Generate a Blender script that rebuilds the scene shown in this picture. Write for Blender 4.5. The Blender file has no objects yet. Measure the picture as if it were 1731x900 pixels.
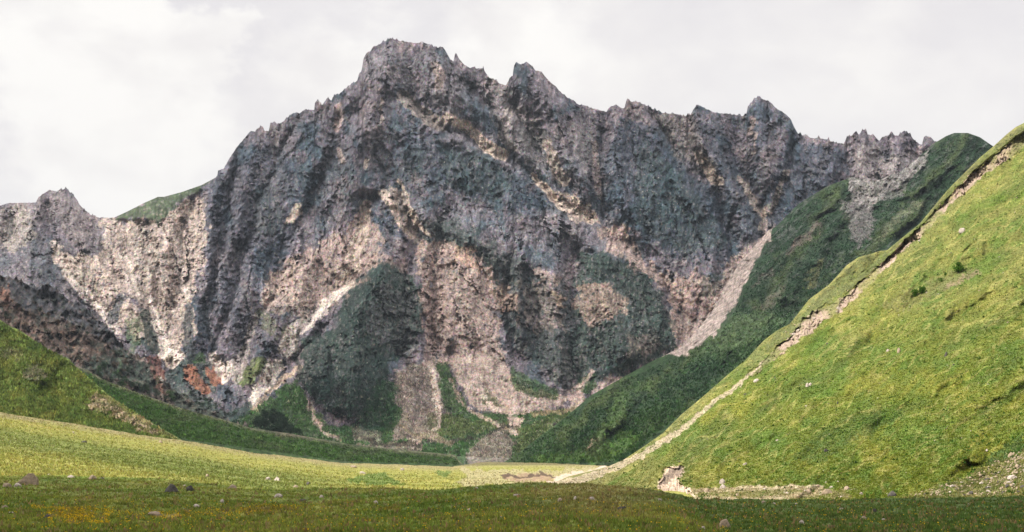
import bpy, bmesh, math, random
import numpy as np
from mathutils import Vector, Matrix, Euler

# ------------------------------------------------------------------ camera, sky, sun
F, HOR, CX = 2377.0, 765.0, 865.5        # focal length, horizon row and centre column on the 1731 x 900 frame
C = bpy.context.scene.collection
S = bpy.context.scene
cam = bpy.data.cameras.new('camera'); cam_o = bpy.data.objects.new('camera', cam); C.objects.link(cam_o)
cam.sensor_width = 36.0; cam.lens = F / 1731.0 * 36.0; cam.shift_y = (HOR - 450.0) / 1731.0
cam.clip_start = 0.5; cam.clip_end = 60000.0
cam_o.location = (0, 0, 0); cam_o.rotation_euler = (math.radians(90), 0, 0)
S.camera = cam_o

SUN_DIR = Vector((-0.66, -0.30, 0.70)).normalized()      # towards the sun: high on the left, a little behind the camera
SUN_STRENGTH, EXPOSURE, CLOUD_LEVEL = 5.0, 1.0, 0.505
S.view_settings.view_transform = 'Standard'; S.view_settings.look = 'None'
S.view_settings.exposure = EXPOSURE; S.view_settings.gamma = 1.0; S.view_settings.use_curve_mapping = False

sun = bpy.data.lights.new('sun', 'SUN'); sun.energy = SUN_STRENGTH; sun.angle = math.radians(0.5); sun.color = (1.0, 0.95, 0.86)
sun_o = bpy.data.objects.new('sun', sun); C.objects.link(sun_o)
sun_o.rotation_euler = SUN_DIR.to_track_quat('Z', 'Y').to_euler()

def pixdir(px, py):
    v = Vector(((px - CX) / F, 1.0, (HOR - py) / F)); v.normalize(); return v

class NT:
    """small helper for building node trees"""
    def __init__(s, tree): s.t = tree; s.n = tree.nodes; s.l = tree.links
    def node(s, typ, **kw):
        n = s.n.new(typ)
        for k, v in kw.items():
            if k == 'inp':
                for a, b in v.items():
                    if hasattr(b, 'is_linked') or hasattr(b, 'links'): s.l.new(b, n.inputs[a])
                    else: n.inputs[a].default_value = b
            else: setattr(n, k, v)
        return n
    def math(s, op, a, b=None, clamp=False):
        n = s.n.new('ShaderNodeMath'); n.operation = op; n.use_clamp = clamp
        for i, v in enumerate((a, b)):
            if v is None: continue
            if isinstance(v, (int, float)): n.inputs[i].default_value = v
            else: s.l.new(v, n.inputs[i])
        return n.outputs[0]
    def mix(s, fac, a, b, mode='MIX'):
        n = s.n.new('ShaderNodeMix'); n.data_type = 'RGBA'; n.blend_type = mode
        for i, v in ((0, fac), (6, a), (7, b)):
            if isinstance(v, (int, float)): n.inputs[i].default_value = v
            elif isinstance(v, tuple): n.inputs[i].default_value = (v + (1.0,))[:4]
            else: s.l.new(v, n.inputs[i])
        return n.outputs[2]
    def noise(s, vec, scale, detail=3, rough=0.55, dist=0.0, out=0):
        n = s.n.new('ShaderNodeTexNoise'); s.l.new(vec, n.inputs['Vector'])
        n.inputs['Scale'].default_value = scale; n.inputs['Detail'].default_value = detail
        n.inputs['Roughness'].default_value = rough; n.inputs['Distortion'].default_value = dist
        return n.outputs[out]
    def ramp(s, fac, pts):
        n = s.n.new('ShaderNodeValToRGB'); s.l.new(fac, n.inputs[0]); e = n.color_ramp.elements
        while len(e) < len(pts): e.new(0.5)
        for i, (p, c) in enumerate(pts):
            e[i].position = p; e[i].color = (c, c, c, 1) if isinstance(c, (int, float)) else (c + (1.0,))[:4]
        return n.outputs[0]
    def vmath(s, op, a, b):
        n = s.n.new('ShaderNodeVectorMath'); n.operation = op
        for i, v in enumerate((a, b)):
            if isinstance(v, (tuple, Vector)): n.inputs[i].default_value = tuple(v)
            else: s.l.new(v, n.inputs[i])
        return n

def build_world():
    w = bpy.data.worlds.new('World'); S.world = w; w.use_nodes = True
    n = NT(w.node_tree); n.n.clear()
    sky = n.node('ShaderNodeTexSky', sky_type='NISHITA'); sky.sun_disc = False
    sky.sun_elevation = math.asin(SUN_DIR.z); sky.sun_rotation = math.atan2(SUN_DIR.x, SUN_DIR.y); sky.altitude = 1800
    tc = n.node('ShaderNodeTexCoord').outputs['Generated']
    st = n.vmath('MULTIPLY', tc, (1.0, 1.0, 1.7)).outputs[0]
    warp = n.noise(st, 13.0, 7, 0.62, 0, 1)
    w1 = n.vmath('SUBTRACT', warp, (0.5, 0.5, 0.5)).outputs[0]
    w2 = n.vmath('MULTIPLY', w1, (0.17, 0.17, 0.17)).outputs[0]
    d = n.vmath('ADD', tc, w2).outputs[0]
    def blob(px, py, r, soft):                   # a cloud bank standing in this direction of the sky
        v = pixdir(px, py)
        dist = n.node('ShaderNodeVectorMath', operation='DISTANCE', inp={0: d, 1: tuple(v)}).outputs['Value']
        m = n.node('ShaderNodeMapRange', interpolation_type='SMOOTHSTEP', inp={0: dist, 1: (r + soft) / F, 2: (r - soft) / F, 3: 0.0, 4: 1.0})
        return m.outputs[0]
    soft = n.noise(st, 5.0, 5, 0.55, 0.3)
    cov = n.ramp(soft, [(0.30, 0.0), (0.62, 1.0)])
    cum = None
    for b in ((160, 150, 190, 45), (300, 60, 85, 22), (345, 130, 70, 24), (60, 20, 120, 50), (560, 110, 95, 70), (880, 40, 110, 60), (250, 300, 150, 70)):
        o = blob(*b); cum = o if cum is None else n.math('MAXIMUM', cum, o)
    grey = n.noise(st, 14.0, 4, 0.55, 0.2)
    low = n.node('ShaderNodeSeparateXYZ', inp={0: tc}).outputs[2]
    hz = n.node('ShaderNodeMapRange', inp={0: low, 1: 0.30, 2: 0.12, 3: 0.0, 4: 0.6}).outputs[0]
    L = CLOUD_LEVEL
    shade = n.mix(n.ramp(grey, [(0.35, 0.0), (0.65, 1.0)]), (L*0.90, L*0.875, L*0.89), (L*1.02, L*1.0, L*0.985))
    base = n.mix(cov, (L*0.83, L*0.81, L*0.85), shade)
    puff = n.mix(n.ramp(grey, [(0.3, 0.0), (0.55, 1.0)]), (L*0.94, L*0.915, L*0.915), (L*1.09, L*1.075, L*1.05))
    col = n.mix(cum, base, puff)
    col = n.mix(hz, col, (L*1.03, L*1.005, L*0.985))
    skyc = n.mix(1.0, sky.outputs[0], (0.1, 0.1, 0.1), 'MULTIPLY')
    thick = n.math('MAXIMUM', n.math('MULTIPLY', cov, 0.05), 0.93)
    col = n.mix(1.0, col, (1.015, 0.995, 0.965), 'MULTIPLY')
    fin = n.mix(thick, skyc, col)
    bg = n.node('ShaderNodeBackground', inp={0: fin, 1: 1.0})
    out = n.node('ShaderNodeOutputWorld'); n.l.new(bg.outputs[0], out.inputs[0])
build_world()

# ------------------------------------------------------------------ numpy noise
_rs = np.random.RandomState(7)
_perm = np.concatenate([_rs.permutation(512)] * 2).astype(np.int32)
_gr = _rs.rand(512) * 2 * np.pi; _gx, _gy = np.cos(_gr).astype(np.float32), np.sin(_gr).astype(np.float32)
def perlin(x, y, seed=0):
    x = np.asarray(x, np.float32); y = np.asarray(y, np.float32)
    xf = np.floor(x); yf = np.floor(y); fx = x - xf; fy = y - yf; xi = xf.astype(np.int32); yi = yf.astype(np.int32)
    u = fx*fx*fx*(fx*(fx*6-15)+10); v = fy*fy*fy*(fy*(fy*6-15)+10)
    def g(ix, iy, dx, dy):
        h = _perm[(_perm[(ix + seed*37) & 511] + iy + seed*11) & 511]
        return _gx[h]*dx + _gy[h]*dy
    a = g(xi, yi, fx, fy); b = g(xi+1, yi, fx-1, fy); c = g(xi, yi+1, fx, fy-1); d = g(xi+1, yi+1, fx-1, fy-1)
    return ((a + u*(b-a)) * (1-v) + (c + u*(d-c)) * v) * 1.5
def fbm(x, y, o=4, seed=0, gain=0.5):
    s = 0; a = 1.0; t = 0
    for i in range(o):
        s = s + a*perlin(x, y, seed+i); t += a; a *= gain; x = x*2.03+3.1; y = y*2.03+1.7
    return s / t
def ridged(x, y, o=4, seed=0, gain=0.5):
    s = 0; a = 1.0; t = 0; w = 1.0
    for i in range(o):
        n = (1 - np.abs(perlin(x, y, seed+i)) * 1.6); n = np.clip(n, 0, 1)**2 * w
        s = s + a*n; t += a; a *= gain; w = np.clip(n*1.8, 0, 1); x = x*2.07+5.3; y = y*2.07+2.9
    return s / t
def sstep(a, b, x):
    t = np.clip((x-a)/(b-a), 0, 1); return t*t*(3-2*t)

def facets(x, y, seed=0, tilt=0.5, cracks=0.25):
    """broken planar faces: every cell has its own height and its own tilt"""
    x = np.asarray(x, np.float32); y = np.asarray(y, np.float32); xi = np.floor(x).astype(np.int32); yi = np.floor(y).astype(np.int32)
    best = np.full(x.shape, 9.0, np.float32); sec = best.copy(); out = np.zeros(x.shape, np.float32)
    for i in (-1, 0, 1):
        for j in (-1, 0, 1):
            h = _perm[(_perm[(xi+i+seed*37) & 511]+yi+j+seed*11) & 511]; h2 = _perm[(h+77) & 511]; h3 = _perm[(h+201) & 511]
            dx = x-(xi+i)-(h2/512.0).astype(np.float32); dy = y-(yi+j)-(h3/512.0).astype(np.float32); d = dx*dx+dy*dy
            v = (h/512.0-0.5)+tilt*(_gx[h2]*dx*2+_gy[h3]*dy); near = d < best
            sec = np.where(near, best, np.minimum(sec, d)); out = np.where(near, v, out); best = np.where(near, d, best)
    e = np.sqrt(sec)-np.sqrt(best); return out - cracks*np.exp(-(e/0.08)**2)

# ------------------------------------------------------------------ rasters used for tracing what grows / lies where
RX0, RX1, RY0, RY1, RS = -340, 2080, 20, 1000, 2.0
_rx = np.arange(RX0, RX1, RS); _ry = np.arange(RY0, RY1, RS)
RXX, RYY = np.meshgrid(_rx, _ry)
class Patch:
    """a traced mask, kept only where it is not zero"""
    def __init__(s, a, x0, y0): s.a, s.x0, s.y0 = a, x0, y0
def _bil(A, fx, fy):
    fx = np.clip(fx, 0, A.shape[1]-1.001); fy = np.clip(fy, 0, A.shape[0]-1.001)
    ix = fx.astype(np.int32); iy = fy.astype(np.int32); fx = fx-ix; fy = fy-iy
    return (A[iy, ix]*(1-fx)+A[iy, ix+1]*fx)*(1-fy) + (A[iy+1, ix]*(1-fx)+A[iy+1, ix+1]*fx)*fy
def sample(R, x, y):
    if isinstance(R, Patch): return _bil(R.a, (x-R.x0)/RS, (y-R.y0)/RS)
    return _bil(R, (x-RX0)/RS, (y-RY0)/RS)
def seg_dist(lines, cap=160.0):
    D = np.full(RXX.shape, cap*1.0)
    for ln in lines:
        for (x0, y0), (x1, y1) in zip(ln[:-1], ln[1:]):
            a0 = max(0, int((min(x0, x1)-cap-RX0)/RS)); a1 = min(len(_rx), int((max(x0, x1)+cap-RX0)/RS)+1)
            b0 = max(0, int((min(y0, y1)-cap-RY0)/RS)); b1 = min(len(_ry), int((max(y0, y1)+cap-RY0)/RS)+1)
            X = RXX[b0:b1, a0:a1]; Y = RYY[b0:b1, a0:a1]; dx, dy = x1-x0, y1-y0
            t = np.clip(((X-x0)*dx+(Y-y0)*dy)/(dx*dx+dy*dy+1e-9), 0, 1)
            d = np.hypot(X-x0-t*dx, Y-y0-t*dy)
            D[b0:b1, a0:a1] = np.minimum(D[b0:b1, a0:a1], d)
    return D
def box1(a, k, ax):
    if k < 1: return a
    p = [(0, 0), (0, 0)]; p[ax] = (k+1, k); c = np.cumsum(np.pad(a, p, mode='edge'), axis=ax)
    n = a.shape[ax]; sl = [slice(None)]*2; s2 = [slice(None)]*2
    sl[ax] = slice(2*k+1, 2*k+1+n); s2[ax] = slice(0, n)
    return (c[tuple(sl)] - c[tuple(s2)]) / (2*k+1)
def blur(a, px):
    k = max(1, int(px/RS/2))
    for _ in range(2): a = box1(box1(a, k, 0), k, 1)
    return a
def _win(pts, pad):
    P = np.array(pts, float); x0, y0 = P.min(0)-pad; x1, y1 = P.max(0)+pad
    xs = np.arange(x0, x1+RS*2, RS); ys = np.arange(y0, y1+RS*2, RS); X, Y = np.meshgrid(xs, ys); return X, Y, x0, y0
def poly(pts, soft=6):
    RX, RY, ox, oy = _win(pts, soft+6)
    m = np.zeros(RX.shape, bool); n = len(pts)
    for i in range(n):
        x0, y0 = pts[i]; x1, y1 = pts[(i+1) % n]
        if y0 == y1: continue
        m ^= ((y0 > RY) != (y1 > RY)) & (RX < (x1-x0)*(RY-y0)/(y1-y0)+x0)
    a = blur(m.astype(float), soft); a[0] = a[-1] = 0; a[:, 0] = a[:, -1] = 0
    return Patch(a, ox, oy)
def strip(ln, w0, w1=None, soft=4):
    """a band along a line, its half width going from w0 to w1"""
    w1 = w0 if w1 is None else w1; RX, RY, ox, oy = _win(ln, max(w0, w1)+soft+4); D = np.zeros(RX.shape); n = len(ln)-1
    for i, ((x0, y0), (x1, y1)) in enumerate(zip(ln[:-1], ln[1:])):
        dx, dy = x1-x0, y1-y0; t = np.clip(((RX-x0)*dx+(RY-y0)*dy)/(dx*dx+dy*dy), 0, 1)
        w = w0 + (w1-w0)*((i+t)/n)
        D = np.maximum(D, np.clip(1.0 - (np.hypot(RX-x0-t*dx, RY-y0-t*dy)-w)/soft, 0, 1))
    return Patch(D, ox, oy)
def full(*ps):
    """several patches together as one full raster"""
    R = np.zeros(RXX.shape)
    for p in ps: R = np.maximum(R, sample(p, RXX, RYY))
    return R

def ctab(tab):
    T = np.array(tab, float); return lambda x: np.interp(x, T[:, 0], T[:, 1])
def dtab(tab):
    """tab: [(u, [(row, depth), ...]), ...] -> depth as a function of column and row"""
    us = np.array([t[0] for t in tab], float); K = len(tab[0][1])
    R = np.array([[k[0] for k in t[1]] for t in tab], float); D = np.array([[k[1] for k in t[1]] for t in tab], float)
    def f(x, y):
        r = [np.interp(x, us, R[:, k]) for k in range(K)]; d = [np.interp(x, us, D[:, k]) for k in range(K)]
        out = d[0] + (y-r[0])*(d[1]-d[0])/(r[1]-r[0])*0.8
        for k in range(K-1):
            t = (y-r[k])/(r[k+1]-r[k]); out = np.where(t >= 0, d[k]+(d[k+1]-d[k])*np.minimum(t, 1.15), out)
        return np.maximum(out, 5.0)
    return f
def project(x, y, D):
    return np.stack([(x-CX)/F*D, D, (HOR-y)/F*D], -1)

# ------------------------------------------------------------------ terrain materials
def terrain_material(name, cell, contrast, bump, sat=0.5, flecks=None, stretch=1.0):
    m = bpy.data.materials.new(name); m.use_nodes = True; n = NT(m.node_tree); n.n.clear()
    pos = n.node('ShaderNodeNewGeometry').outputs['Position']
    if stretch != 1.0: pos = n.vmath('MULTIPLY', pos, (1.0, 1.0, stretch)).outputs[0]
    att = n.node('ShaderNodeAttribute', attribute_name='tint').outputs['Color']
    a = n.noise(pos, 1.0/(cell*6), 4, 0.6); b = n.noise(pos, 1.0/cell, 4, 0.75)
    v = n.math('ADD', n.math('MULTIPLY', a, 0.45), n.math('MULTIPLY', b, 0.55))
    val = n.ramp(v, [(0.30, max(0.0, 1-contrast)), (0.5, 1.0), (0.72, 1+contrast*1.5)])
    col = n.mix(1.0, att, val, 'MULTIPLY')
    chroma = n.noise(pos, 1.0/(cell*1.3), 2, 0.6, 0, 1)
    ch = n.mix(sat, (0.5, 0.5, 0.5), chroma); ch = n.mix(1.0, ch, (2.0, 2.0, 2.0), 'MULTIPLY')
    col = n.mix(1.0, col, ch, 'MULTIPLY')
    if flecks:
        for (fc, th, amt, cl) in flecks:
            fn = n.noise(pos, 1.0/cl, 2, 0.5)
            col = n.mix(n.math('MULTIPLY', n.ramp(fn, [(th, 0.0), (th+0.05, 1.0)]), amt), col, fc)
    bp = n.node('ShaderNodeBump', inp={'Strength': 1.0, 'Distance': bump, 'Height': v})
    bs = n.node('ShaderNodeBsdfPrincipled', inp={'Base Color': col, 'Roughness': 0.95, 'Normal': bp.outputs[0]})
    bs.inputs['Specular IOR Level'].default_value = 0.12
    out = n.node('ShaderNodeOutputMaterial'); n.l.new(bs.outputs[0], out.inputs[0])
    return m

def mesh_from(name, V, faces, mat, tint=None, smooth=True):
    me = bpy.data.meshes.new(name); n = len(V); faces = np.asarray(faces, np.int32); k = faces.shape[1]
    me.vertices.add(n); me.vertices.foreach_set('co', V.astype(np.float32).ravel())
    me.loops.add(faces.size); me.loops.foreach_set('vertex_index', faces.ravel())
    me.polygons.add(len(faces)); me.polygons.foreach_set('loop_start', np.arange(0, faces.size, k, dtype=np.int32))
    try: me.polygons.foreach_set('loop_total', np.full(len(faces), k, np.int32))
    except Exception: pass
    if smooth: me.polygons.foreach_set('use_smooth', np.ones(len(faces), bool))
    me.update(calc_edges=True); me.validate()
    if tint is not None:
        at = me.attributes.new('tint', 'FLOAT_COLOR', 'POINT')
        c = np.concatenate([np.clip(tint, 0.002, 0.95), np.ones((n, 1))], 1).astype(np.float32); at.data.foreach_set('color', c.ravel())
    me.materials.append(mat)
    o = bpy.data.objects.new(name, me); C.objects.link(o); return o

def grid_faces(nr, nc):
    i = np.arange((nr-1)*(nc-1)); r = i//(nc-1); c = i % (nc-1); a = r*nc+c
    return np.stack([a, a+nc, a+nc+1, a+1], 1)

def sheet(name, u0, u1, du, top, bot, nr, depth, colour, mat, back=(6, 60.0, 55.0), power=1.0, zadd=None):
    """terrain seen from row top(u) down to row bot(u), with a real far side falling away behind its crest"""
    us = np.concatenate([np.arange(u0, -24, du*4), np.arange(max(u0, -24), min(u1, 1755), du), np.arange(max(u0, 1755), u1+du, du*4)]); s = np.linspace(0, 1, nr)**power
    U = np.repeat(us[None, :], nr, 0); T = top(us)[None, :]; B = bot(us)[None, :]
    Y = T + (B-T)*s[:, None]
    D = depth(U, Y); P = project(U, Y, D); P[..., 2] += 0 if zadd is None else zadd(P[..., 0], P[..., 1]); col = colour(U, Y)
    crest = P[0]; nb, dY, dZ = back; rows = []
    rng = np.random.RandomState(3)
    for k in range(nb, 0, -1):
        q = crest.copy(); e = k**1.6
        q[:, 1] += dY*e; q[:, 0] *= 1 + dY*e/np.maximum(crest[:, 1], 1)*0.3; q[:, 2] -= dZ*e*(1 + 0.2*fbm(us/30.0, us*0+k, 2, 5))
        rows.append(q)
    ns = 7; sk = []
    for k in range(1, ns+1):                          # the foot of the slope runs on down to the valley floor, hidden by what stands in front
        q = P[-1].copy(); drop = np.maximum(q[:, 2]+22.0, 0.0)*k/ns; q[:, 2] -= drop; q[:, 1] -= drop*1.25 if q[:, 1].min() > 600 else 0.02*k; sk.append(q)
    sk = np.array(sk).reshape(-1, 3)
    V = np.concatenate([np.array(rows).reshape(-1, 3), P.reshape(-1, 3), sk], 0)
    ct = np.concatenate([np.repeat(col[0][None], nb, 0).reshape(-1, 3), col.reshape(-1, 3), np.repeat(col[-1][None], ns, 0).reshape(-1, 3)], 0)
    V = V[:, :]
    o = mesh_from(name, V, grid_faces(nr+nb+ns, len(us))[:, ::-1], mat, ct)
    o['kind'] = 'structure'; return o

def lay(base, mask, col, amt=1.0):
    m = np.clip(mask*amt, 0, 1)[..., None]; return base*(1-m) + np.array(col)*m
def ragged(R, x, y, w=0.5, f=12.0, seed=1, lo=0.4, hi=0.6, warp=5.0, hole=0.0, yst=1.0):
    """a traced patch with an uneven, broken edge"""
    out = np.zeros(x.shape)
    if isinstance(R, Patch):
        h, k = R.a.shape; sel = (x > R.x0-20) & (x < R.x0+k*RS+20) & (y > R.y0-20) & (y < R.y0+h*RS+20)
    else: sel = sample(R, x, y) > -1
    if not sel.any(): return out
    xs, ys = x[sel], y[sel]
    wx = fbm(xs/18, ys/18, 3, seed)*warp*2; wy = fbm(xs/18+9, ys/18, 3, seed+3)*warp*2
    m = sample(R, xs+wx, ys+wy); v = sstep(lo, hi, m + w*fbm(xs/f, ys/(f*yst), 4, seed+6, 0.65)*np.minimum(1, m*6))
    if hole: v = v*(1-hole*(1-sstep(-0.35, 0.12, fbm(xs/4.5, ys/(4.5*yst*1.5), 4, seed+9, 0.7))))
    out[sel] = v; return out

# ------------------------------------------------------------------ the rock mountain
SKY = ctab([(-340,380),(-250,372),(-180,350),(-120,356),(-60,362),(0,348),(11,344),(27,343),(48,343),(61,342),(64,335),(72,328),(84,321),(92,323),(105,320),(112,317),(116,322),
 (125,331),(133,343),(149,360),(160,365),(168,368),(193,368),(213,359),(240,345),(267,333),(277,333),(307,325),(341,313),(367,299),(368.5,288),(373,287),(379,285),
 (381,280),(388,268),(400,249),(409,239),(417,229),(424,221),(431,224),(435,216),(440,213),(449,221),(455,220),(457,208),(463,206),(472,211),(483,201),
 (493,192),(503,190),(507,192),(515,185),(528,187),(531,186),(532.5,171),(537,169),(543,172),(544,177),(549,172),(555,164),(560,169),(563,165),(565,157),
 (567,161),(571,156),(573,159),(579,153),(587,147),(595,141),(604,137),(607,125),(611,120),(615,96),(627,84),(629,79),(640,75),(652,68),(655,66),(669,65),
 (677,69),(693,72),(704,73),(716,70),(728,75),(736,80),(749,80),(755,89),(761,100),(767,105),(768.5,93),(771,89),(776,99),(784,109),(795,115),(803,113),
 (804,116),(816,115),(817,111),(819,120),(828,132),(836,135),(839,132),(843,139),(855,143),(859,140),(861,131),(867,129),(868.5,112),(872,105),(881,109),
 (887,107),(890,104),(900,112),(905,119),(915,121),(920,127),(927,136),(937,144),(949,157),(964,168),(980,176),(1001,183),(1025,189),(1031,181),(1041,177),
 (1052,183),(1056,183),(1058,172),(1061,166),(1067,173),(1076,172),(1087,175),(1103,183),(1121,191),(1144,191),(1153,195),(1167,193),(1172,184),(1179,177),
 (1188,181),(1204,189),(1220,192),(1247,193),(1254,195),(1262,192),(1265,178),(1275,166),(1283,163),(1292,169),(1299,170),(1312,183),(1327,192),(1337,202),
 (1344,218),(1350,227),(1353,224),(1356,229),(1364,227),(1369,232),(1382,234),(1384,228),(1387,234),(1399,235),(1401,231),(1402,237),(1413,241),(1425,244),
 (1431,232),(1442,227),(1448,222),(1452,227),(1458,219),(1464,219),(1467,228),(1477,227),(1481,232),(1486,238),(1491,232),(1503,228),(1507,222),(1512,228),
 (1517,230),(1526,221),(1535,224),(1543,232),(1549,240),(1558,243),(1562,230),(1572,230),(1578,236),(1590,246),(1640,262),(1731,300),(1900,340),(2080,400)])

SKY0 = SKY
def SKY(x): return SKY0(x) - (ridged(x/7.0, x*0+3.3, 3, 14, 0.6)-0.35)*3.6*(0.4+1.2*sstep(-0.2, 0.3, fbm(x/60.0, x*0+7.7, 2, 15)))*np.where((x > 188) & (x < 366), 0.0, 1.0)*(1-sstep(1575, 1600, x))
RIDGES = [[(660,62),(655,130),(625,200),(600,260),(610,320),(640,330),(720,365),(760,395),(830,425),(875,470),(865,560)],
 [(720,70),(745,140),(800,180),(850,205)],[(650,130),(700,200),(740,232),(830,262),(880,295),(950,362),(1000,420),(1060,440),(1110,480),(1140,545),(1150,600)],
 [(1005,420),(1020,500),(1060,600),(1050,650)],[(870,100),(885,170),(860,225),(875,270)],[(905,118),(935,190),(955,260),(985,300)],
 [(1061,166),(1042,220),(1035,300),(1060,350),(1080,400)],[(1080,172),(1110,240),(1150,320),(1190,400),(1200,470)],[(1179,177),(1185,250),(1210,280),(1240,330),(1265,390)],
 [(1283,160),(1280,240),(1300,300),(1330,330)],[(1330,200),(1370,280),(1400,330)],[(1460,219),(1455,280),(1470,330)],[(1526,220),(1520,270),(1500,320)],
 [(652,440),(625,500),(600,560),(590,640),(590,700)],[(515,562),(520,620),(530,680)],[(604,137),(560,230),(520,300),(500,400),(470,480),(450,560),(440,620)],
 [(530,175),(490,260),(450,340),(430,420),(410,500),(400,560)],[(440,213),(415,300),(400,380),(380,450),(370,520),(365,590)],[(385,275),(365,340),(350,420),(345,500),(325,560),(322,600)],
 [(105,318),(95,380),(120,450),(130,520)],[(105,318),(130,400),(165,440),(190,480),(230,540),(245,600)],[(60,342),(45,400),(60,450)],[(265,400),(268,450),(285,500)],
 [(300,330),(290,380),(275,430)],[(700,470),(705,560),(710,620)],[(760,400),(775,480),(760,560),(750,600)],[(0,345),(-60,420),(-40,500)],[(930,470),(940,560),(940,640)],
 [(-180,350),(-160,440),(-120,520)],[(1640,262),(1600,330),(1560,420)]]
GULLIES = [[(680,162),(745,215),(820,245),(862,275),(905,305),(945,345),(1010,372),(1060,412),(1120,470),(1150,525),(1190,560)],[(870,285),(850,235),(835,190),(800,150)],
 [(870,180),(905,240),(945,295),(960,330)],[(1028,190),(1010,260),(1015,330),(1022,372)],[(1100,190),(1135,240),(1175,290),(1212,308),(1225,360),(1240,420),(1245,450)],
 [(1155,196),(1165,250),(1212,308)],[(1250,195),(1240,260),(1270,330),(1288,370),(1290,400)],[(1350,228),(1335,280),(1310,350),(1290,390)],[(1425,244),(1425,290),(1410,330)],
 [(1486,238),(1488,290),(1490,330)],[(1550,240),(1560,280)],[(660,305),(680,350),(700,400),(695,450),(690,480)],[(640,260),(655,300),(640,330),(618,345),(612,400),(595,470),(545,510),(495,580),(480,600)],
 [(570,200),(550,280),(520,350),(480,420),(465,500),(420,560),(400,620)],[(500,195),(470,280),(430,360),(400,450),(385,520),(355,600),(380,650)],[(400,250),(390,330),(370,400),(362,470),(345,540),(345,590)],
 [(200,368),(215,430),(240,480),(262,540),(275,590),(290,620)],[(330,320),(310,380),(305,450),(290,520),(275,590)],[(250,340),(250,420),(262,480),(268,560)],[(165,368),(175,420),(205,470)],
 [(80,345),(85,400),(105,440),(115,490),(170,540)],[(20,345),(10,400),(-10,450)],[(740,370),(745,430),(730,500),(735,600),(725,640)],[(855,440),(850,520),(870,600),(920,650)],
 [(890,460),(905,540),(900,620)],[(975,430),(970,520),(985,600),(975,660)],[(690,480),(670,560),(660,610)],[(560,480),(545,560),(505,600),(450,650)],[(-120,360),(-110,440),(-80,520)],
 [(760,600),(800,700)],[(700,640),(720,720)],[(620,720),(640,740)]]
dR, dG = blur(seg_dist(RIDGES), 4), blur(seg_dist(GULLIES), 4)
DM = dtab([(-340,[(340,2700),(450,2480),(600,2050),(690,1900),(780,1720)]),(150,[(340,2720),(450,2400),(600,2080),(690,1900),(780,1720)]),(420,[(240,2760),(450,2400),(600,2100),(690,1900),(780,1720)]),
 (650,[(66,2820),(350,2500),(600,2140),(700,1990),(780,1720)]),(900,[(110,2830),(350,2560),(610,2160),(700,1990),(780,1720)]),(1150,[(180,2850),(380,2620),(600,2250),(700,2060),(790,1800)]),
 (1450,[(225,2880),(350,2680),(500,2400),(700,2000),(800,1800)]),(2080,[(225,2880),(350,2680),(500,2400),(700,2000),(800,1800)])])

P_GREEN_BACK = poly([(190,372),(213,355),(267,328),(341,308),(368,296),(330,330),(300,345),(285,360),(270,380),(250,372),(225,372)], 4)
P_FAN = blur(full(poly([(420,690),(520,640),(600,700),(660,600),(700,620),(760,598),(830,600),(950,660),(1000,640),(1100,600),(1200,560),(1300,700),(1300,1000),(380,1000),(380,720)], 6)), 20)
P_BUTT = blur(full(poly([(600,500),(645,445),(690,480),(690,560),(655,620),(630,700),(600,710),(550,690),(512,650),(512,575),(545,575),(580,530)], 14)), 10)
P_BUTT2 = blur(full(poly([(1000,430),(1070,445),(1115,500),(1140,570),(1090,615),(990,640),(960,560)], 20)), 14)
def mountain_depth(x, y, raw=False):
    wx = fbm(x/42, y/60, 4, 21)*13; wy = fbm(x/42+7, y/60, 4, 25)*13; fx = fbm(x/9, y/9, 3, 27, 0.6)*7; fy = fbm(x/9+3, y/9, 3, 29, 0.6)*9
    r = sample(dR, x+wx+fx, y+wy); g = sample(dG, x+wx+fx, y+wy)
    q = g/(g+r+5.0)                                   # 0 in the gullies, 1 on the crests
    soft = np.clip(sample(P_FAN, x, y) + sample(P_GREEN_BACK, x, y), 0, 1); hard = 1-soft
    rel = (q-0.45)*122*(1-0.75*soft)
    lean = 0.10*(y-300)*np.tanh(fbm(x/330, y/900, 1, 3)*3)
    rel = rel + (ridged((x+lean)/40+wx/40, y/150, 3, 31, 0.5)-0.45)*14*hard
    rel = rel + facets((x+lean+fx*1.5+wx)/30, (y+fy*1.5)/74, 5, 0.55, 0.15)*17*hard
    rel = rel + facets((x+lean+fx)/11, (y+fy)/25, 6, 0.7, 0.12)*5.0*hard
    rel = rel + facets((x+fx*0.5)/4.6, (y+fy*0.4)/9, 7, 0.8, 0.1)*1.7*hard
    rel = rel + (ridged(x/7, y/26, 3, 41, 0.6)-0.4)*2.5*hard
    led = np.abs(((y+0.35*x+fbm(x/50, y/50, 3, 51)*50)/26) % 1.0 - 0.5)*2
    rel = rel + (led-0.5)*7*hard*sstep(0.3, 0.6, fbm(x/90, y/90, 2, 53)+0.5)
    rel = rel + soft*fbm(x/45, y/50, 4, 55)*30 + soft*fbm(x/7, y/8, 3, 57)*4.5 + soft*ridged(x/16, y/80, 3, 58)*9
    rel = rel + 75*sample(P_BUTT, x+wx*0.5, y+wy*0.5) + 45*sample(P_BUTT2, x+wx*0.5, y+wy*0.5)
    crest = sstep(0, 40, y-SKY(x)); rel = rel*(0.5+0.5*crest)
    return DM(x, y) - rel

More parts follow.
